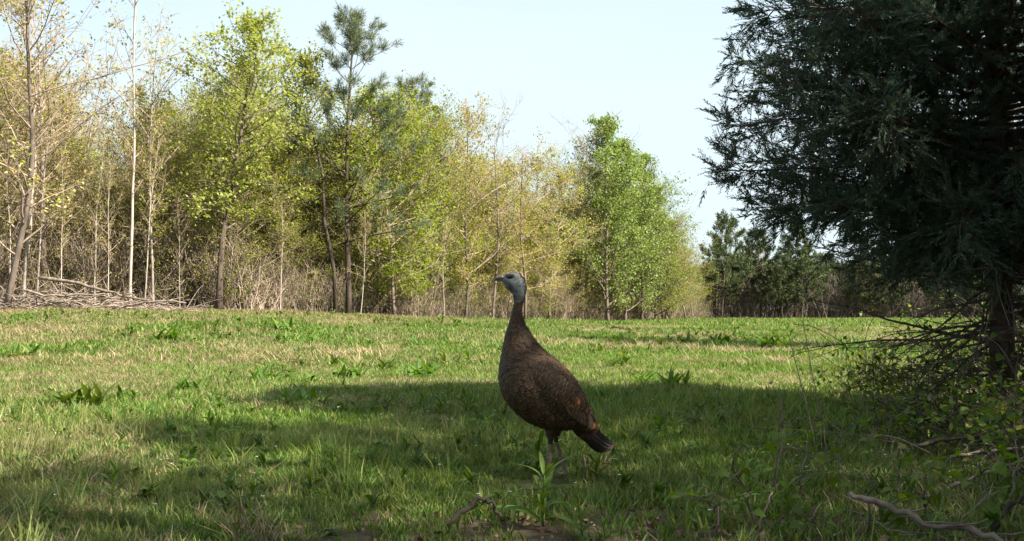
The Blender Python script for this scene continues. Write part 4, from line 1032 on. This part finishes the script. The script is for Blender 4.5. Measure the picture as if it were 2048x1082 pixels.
# feathers
def feather_proto(n=5, wid=.5, cup=.12):
    t = np.linspace(0, 1, n); w = wid*np.array([.35, .8, 1.0, .9, .42])*.5 if n == 5 else wid*.5*np.interp(t, [0, .2, .7, .92, 1], [.35, .8, 1, .8, .25])
    L = np.stack([t, w, -cup*w*1.2], 1); R = np.stack([t, -w, -cup*w*1.2], 1); C = np.stack([t, 0*t, cup*.35*np.sin(t*PI)], 1)
    v = np.vstack([L, C, R]); i = np.arange(n-1)
    q = np.vstack([np.stack([n+i, n+i+1, i+1, i], 1), np.stack([2*n+i, 2*n+i+1, n+i+1, n+i], 1)])
    u = np.vstack([np.stack([np.full(n, s), t], 1) for s in (0, .5, 1)]); return v, q, u[q].reshape(-1, 2)
def put_feathers(mb, items, pr, m=0):
    v, q, uv = pr; n = len(items); mats = np.array(items)
    off = (np.arange(n)*len(v))[:, None, None]
    vv_ = np.einsum('nij,kj->nki', mats, np.hstack([v, np.ones((len(v), 1))]))[:, :, :3].reshape(-1, 3)
    mb.add(vv_, (q[None]+off).reshape(-1, 4), None, m, np.tile(uv, (n, 1)))
def frame(p, d, nrm, L, w, lift):
    d = unit(d + nrm*lift); s = unit(np.cross(nrm, d)); nn = np.cross(d, s); m = np.eye(4); m[:3, 0] = d*L; m[:3, 1] = s*w; m[:3, 2] = nn*w; m[:3, 3] = p; return m
r = np.random.default_rng(9); items, rusty = [], []
u = 6.2
while u < 17.6:
    a, b_, h = fine(A, u), fine(Bb, u), fine(HW, u); circ = PI*(np.linalg.norm(b_-a)/2 + h)*SC
    Lf = float(np.interp(u, [6, 7.2, 9, 11, 14, 17], [.007, .010, .014, .021, .030, .040])); step = Lf*.62
    k = max(14, int(circ/step)); o_ = r.uniform(0, 1)
    for j in range(k):
        v_ = 2*PI*(j+o_+r.normal()*.12)/k; uu = u + r.normal()*.05; p = surf(uu, v_); p2 = surf(uu+.12, v_); pa = surf(uu, v_+.05)
        d = unit(p2-p); nr = unit(np.cross(pa-p, d)); c = (surf(uu, 0)+surf(uu, PI))/2
        if np.dot(nr, p-c) < 0: nr = -nr
        d = unit(d + r.normal(size=3)*.07)
        m = frame(p - d*Lf*.25 + nr*.0012, d, nr, Lf*r.uniform(.85, 1.15), Lf*1.5*r.uniform(.85, 1.1), .12+r.normal()*.04)
        (rusty if (uu > 14.2 and math.cos(v_) > .62 and r.random() < .75) else items).append(m)
    seglen = np.linalg.norm((fine(A, u+.2)+fine(Bb, u+.2)) - (a+b_))/2*SC/.2
    u += max(.06, Lf*.42/max(seglen, 1e-4))
b = MB(); put_feathers(b, items, feather_proto(5, .62)); put_feathers(b, rusty, feather_proto(5, .62), 1)
# leg tufts
for yo, pl in LEGS:
    it = []
    for kk in range(90):
        f = r.uniform(0, 1.7); i0 = int(f); a_, b2 = np.array(pl[i0]), np.array(pl[i0+1]); c = a_+(b2-a_)*(f-i0); ang = r.uniform(0, 6.28)
        cen = tk(c[0], c[1], yo); nr = np.array([math.cos(ang), math.sin(ang), .0]); it.append(frame(cen+nr*c[2]*SC*.85, np.array([0, 0, -1.]), nr, .017, .017, .05))
    put_feathers(b, it, feather_proto(5, .6))
pl_ = b.build('plumage', [M['plume'], M['rust']], turkey, True); pl_['kind'] = 'stuff'
# wings: a folded shield of coverts with long flight feathers along the lower rear edge
for sgn in (-1, 1):
    wg = MB(); it, it2 = [], []
    def wsurf(s, t):       # s 0..1 shoulder to tip, t 0..1 upper to lower edge
        up_ = np.array([np.interp(s, [0, .25, .5, .75, 1], [1050, 1088, 1126, 1160, 1183]), np.interp(s, [0, .25, .5, .75, 1], [722, 735, 758, 790, 832])])
        lo = np.array([np.interp(s, [0, .25, .5, .75, 1], [1046, 1066, 1096, 1134, 1172]), np.interp(s, [0, .25, .5, .75, 1], [745, 782, 812, 836, 850])])
        q_ = up_*(1-t)+lo*t; y_ = np.interp(s, [0, .25, .5, .75, 1], [46, 61, 64, 52, 27])*(1-.16*(2*t-1)**2) + 10*math.sin(PI*s)
        return tk(q_[0], q_[1], sgn*y_*SC)
    for s in np.linspace(0, .82, 17):
        for t in np.linspace(0.02, 1, 9):
            ss, ts = s + r.normal()*.012, t + r.normal()*.03; p = wsurf(ss, ts); d = unit(wsurf(min(ss+.1, 1), ts)-p); sd = wsurf(ss, min(ts+.1, 1.1))-p
            nr = unit(np.cross(d, sd)); nr = nr if nr[1]*sgn > 0 else -nr; Lf = .028 + .022*ss
            (it2 if (.60 < ss < .70 and .25 < ts < .75 and r.random() < .7) else it).append(frame(p+nr*.002, d+r.normal(size=3)*.04, nr, Lf, Lf*1.25, .07+r.normal()*.03))
    put_feathers(wg, it, feather_proto(5, .6)); put_feathers(wg, it2, feather_proto(5, .6), 1)
    wing = wg.build('wing', [M['wingc'], M['rust']], turkey, True); wing['kind'] = 'stuff'
    for k in range(12):
        b = MB(); t = k/11; p = wsurf(.42+.028*k, .25+.7*t*(.6)+.1); e = wsurf(1.0, .15+.75*t) + np.array([.004*k*.4, 0, -.006*t])
        L = np.linalg.norm(e-p); nr = np.array([0, sgn, 0.]) ; put_feathers(b, [frame(p+nr*(.004+.0007*k), (e-p), nr, L, .045, .01)], feather_proto(7, .5))
        b.build('flight_feather', M['wingf'], wing, True)
# folded tail, feather by feather, laid like a steep tent round its own axis
TA, TB = tk(1153, 847), tk(1212, 896); TAX = unit(TB-TA); TUP = unit(np.array([-TAX[2], 0, TAX[0]]))
for k in range(14):
    t = (k-6.5)/6.5; th = t*2.35; b = MB(); nr = TUP*math.cos(th) + np.array([0, 1., 0])*math.sin(th)
    base = TA + nr*np.array([1, .8, 1])*.021; L_t = .180 - .034*t*t
    d = TAX - TUP*.04 + nr*.10*np.array([1, .6, 1])
    put_feathers(b, [frame(base + nr*.0006*(7-abs(k-6.5)), d, nr, L_t, .080, 0)], feather_proto(9, .62, .2)); b.build('tail_feather', M['tailf'], turkey, True)
b = MB(); it, it2 = [], []
for kk in range(150):      # coverts over and beside the tail root, rust tipped above
    th = r.uniform(-PI, PI); f = r.uniform(0, .75)
    nr = TUP*math.cos(th) + np.array([0, 1., 0])*math.sin(th); p = TA - TAX*.01 + TAX*f*.12 - TUP*.006 + nr*np.array([.026, .022, .026])*(1-.2*f)
    (it if math.cos(th) > .45 and f < .5 else it2).append(frame(p, TAX+r.normal(size=3)*.05-TUP*.08, nr, .042, .046, .05))
put_feathers(b, it, feather_proto(5, .55)); put_feathers(b, it2, feather_proto(5, .6), 1); cv = b.build('tail_coverts', [M['rust'], M['plume']], turkey, True); cv['kind'] = 'stuff'
# thin dark bristles down the nape
b = MB(); LPp, LDd = [], []
for kk in range(1500):
    u_ = r.uniform(3.0, 7.2); v_ = r.normal()*.55 if u_ < 6 else r.uniform(0, 6.28); p = surf(u_, v_); p2 = surf(u_+.1, v_); LPp.append(p); LDd.append(unit(p2-p)+unit(p-surf(u_, v_+PI))*.12)
b.leaves(np.array(LPp), np.array(LDd), .0055, .2, rng=r); cv = b.build('nape_bristles', M['under'], turkey); cv['kind'] = 'stuff'
b = MB()
for sgn in (-1, 1):
    b.tube([surf(4.0, sgn*-1.35)+np.array([0, sgn*.0002, 0]), surf(4.12, sgn*-1.35)+np.array([0, sgn*.0006, 0])], [.0038, .0030], 8)
b.build('ear_patches', M['under'], turkey, True)

print('triangles', sum(len(o.data.polygons)*2 for o in {o.data.name: o for o in bpy.data.objects if o.type == 'MESH'}.values()))
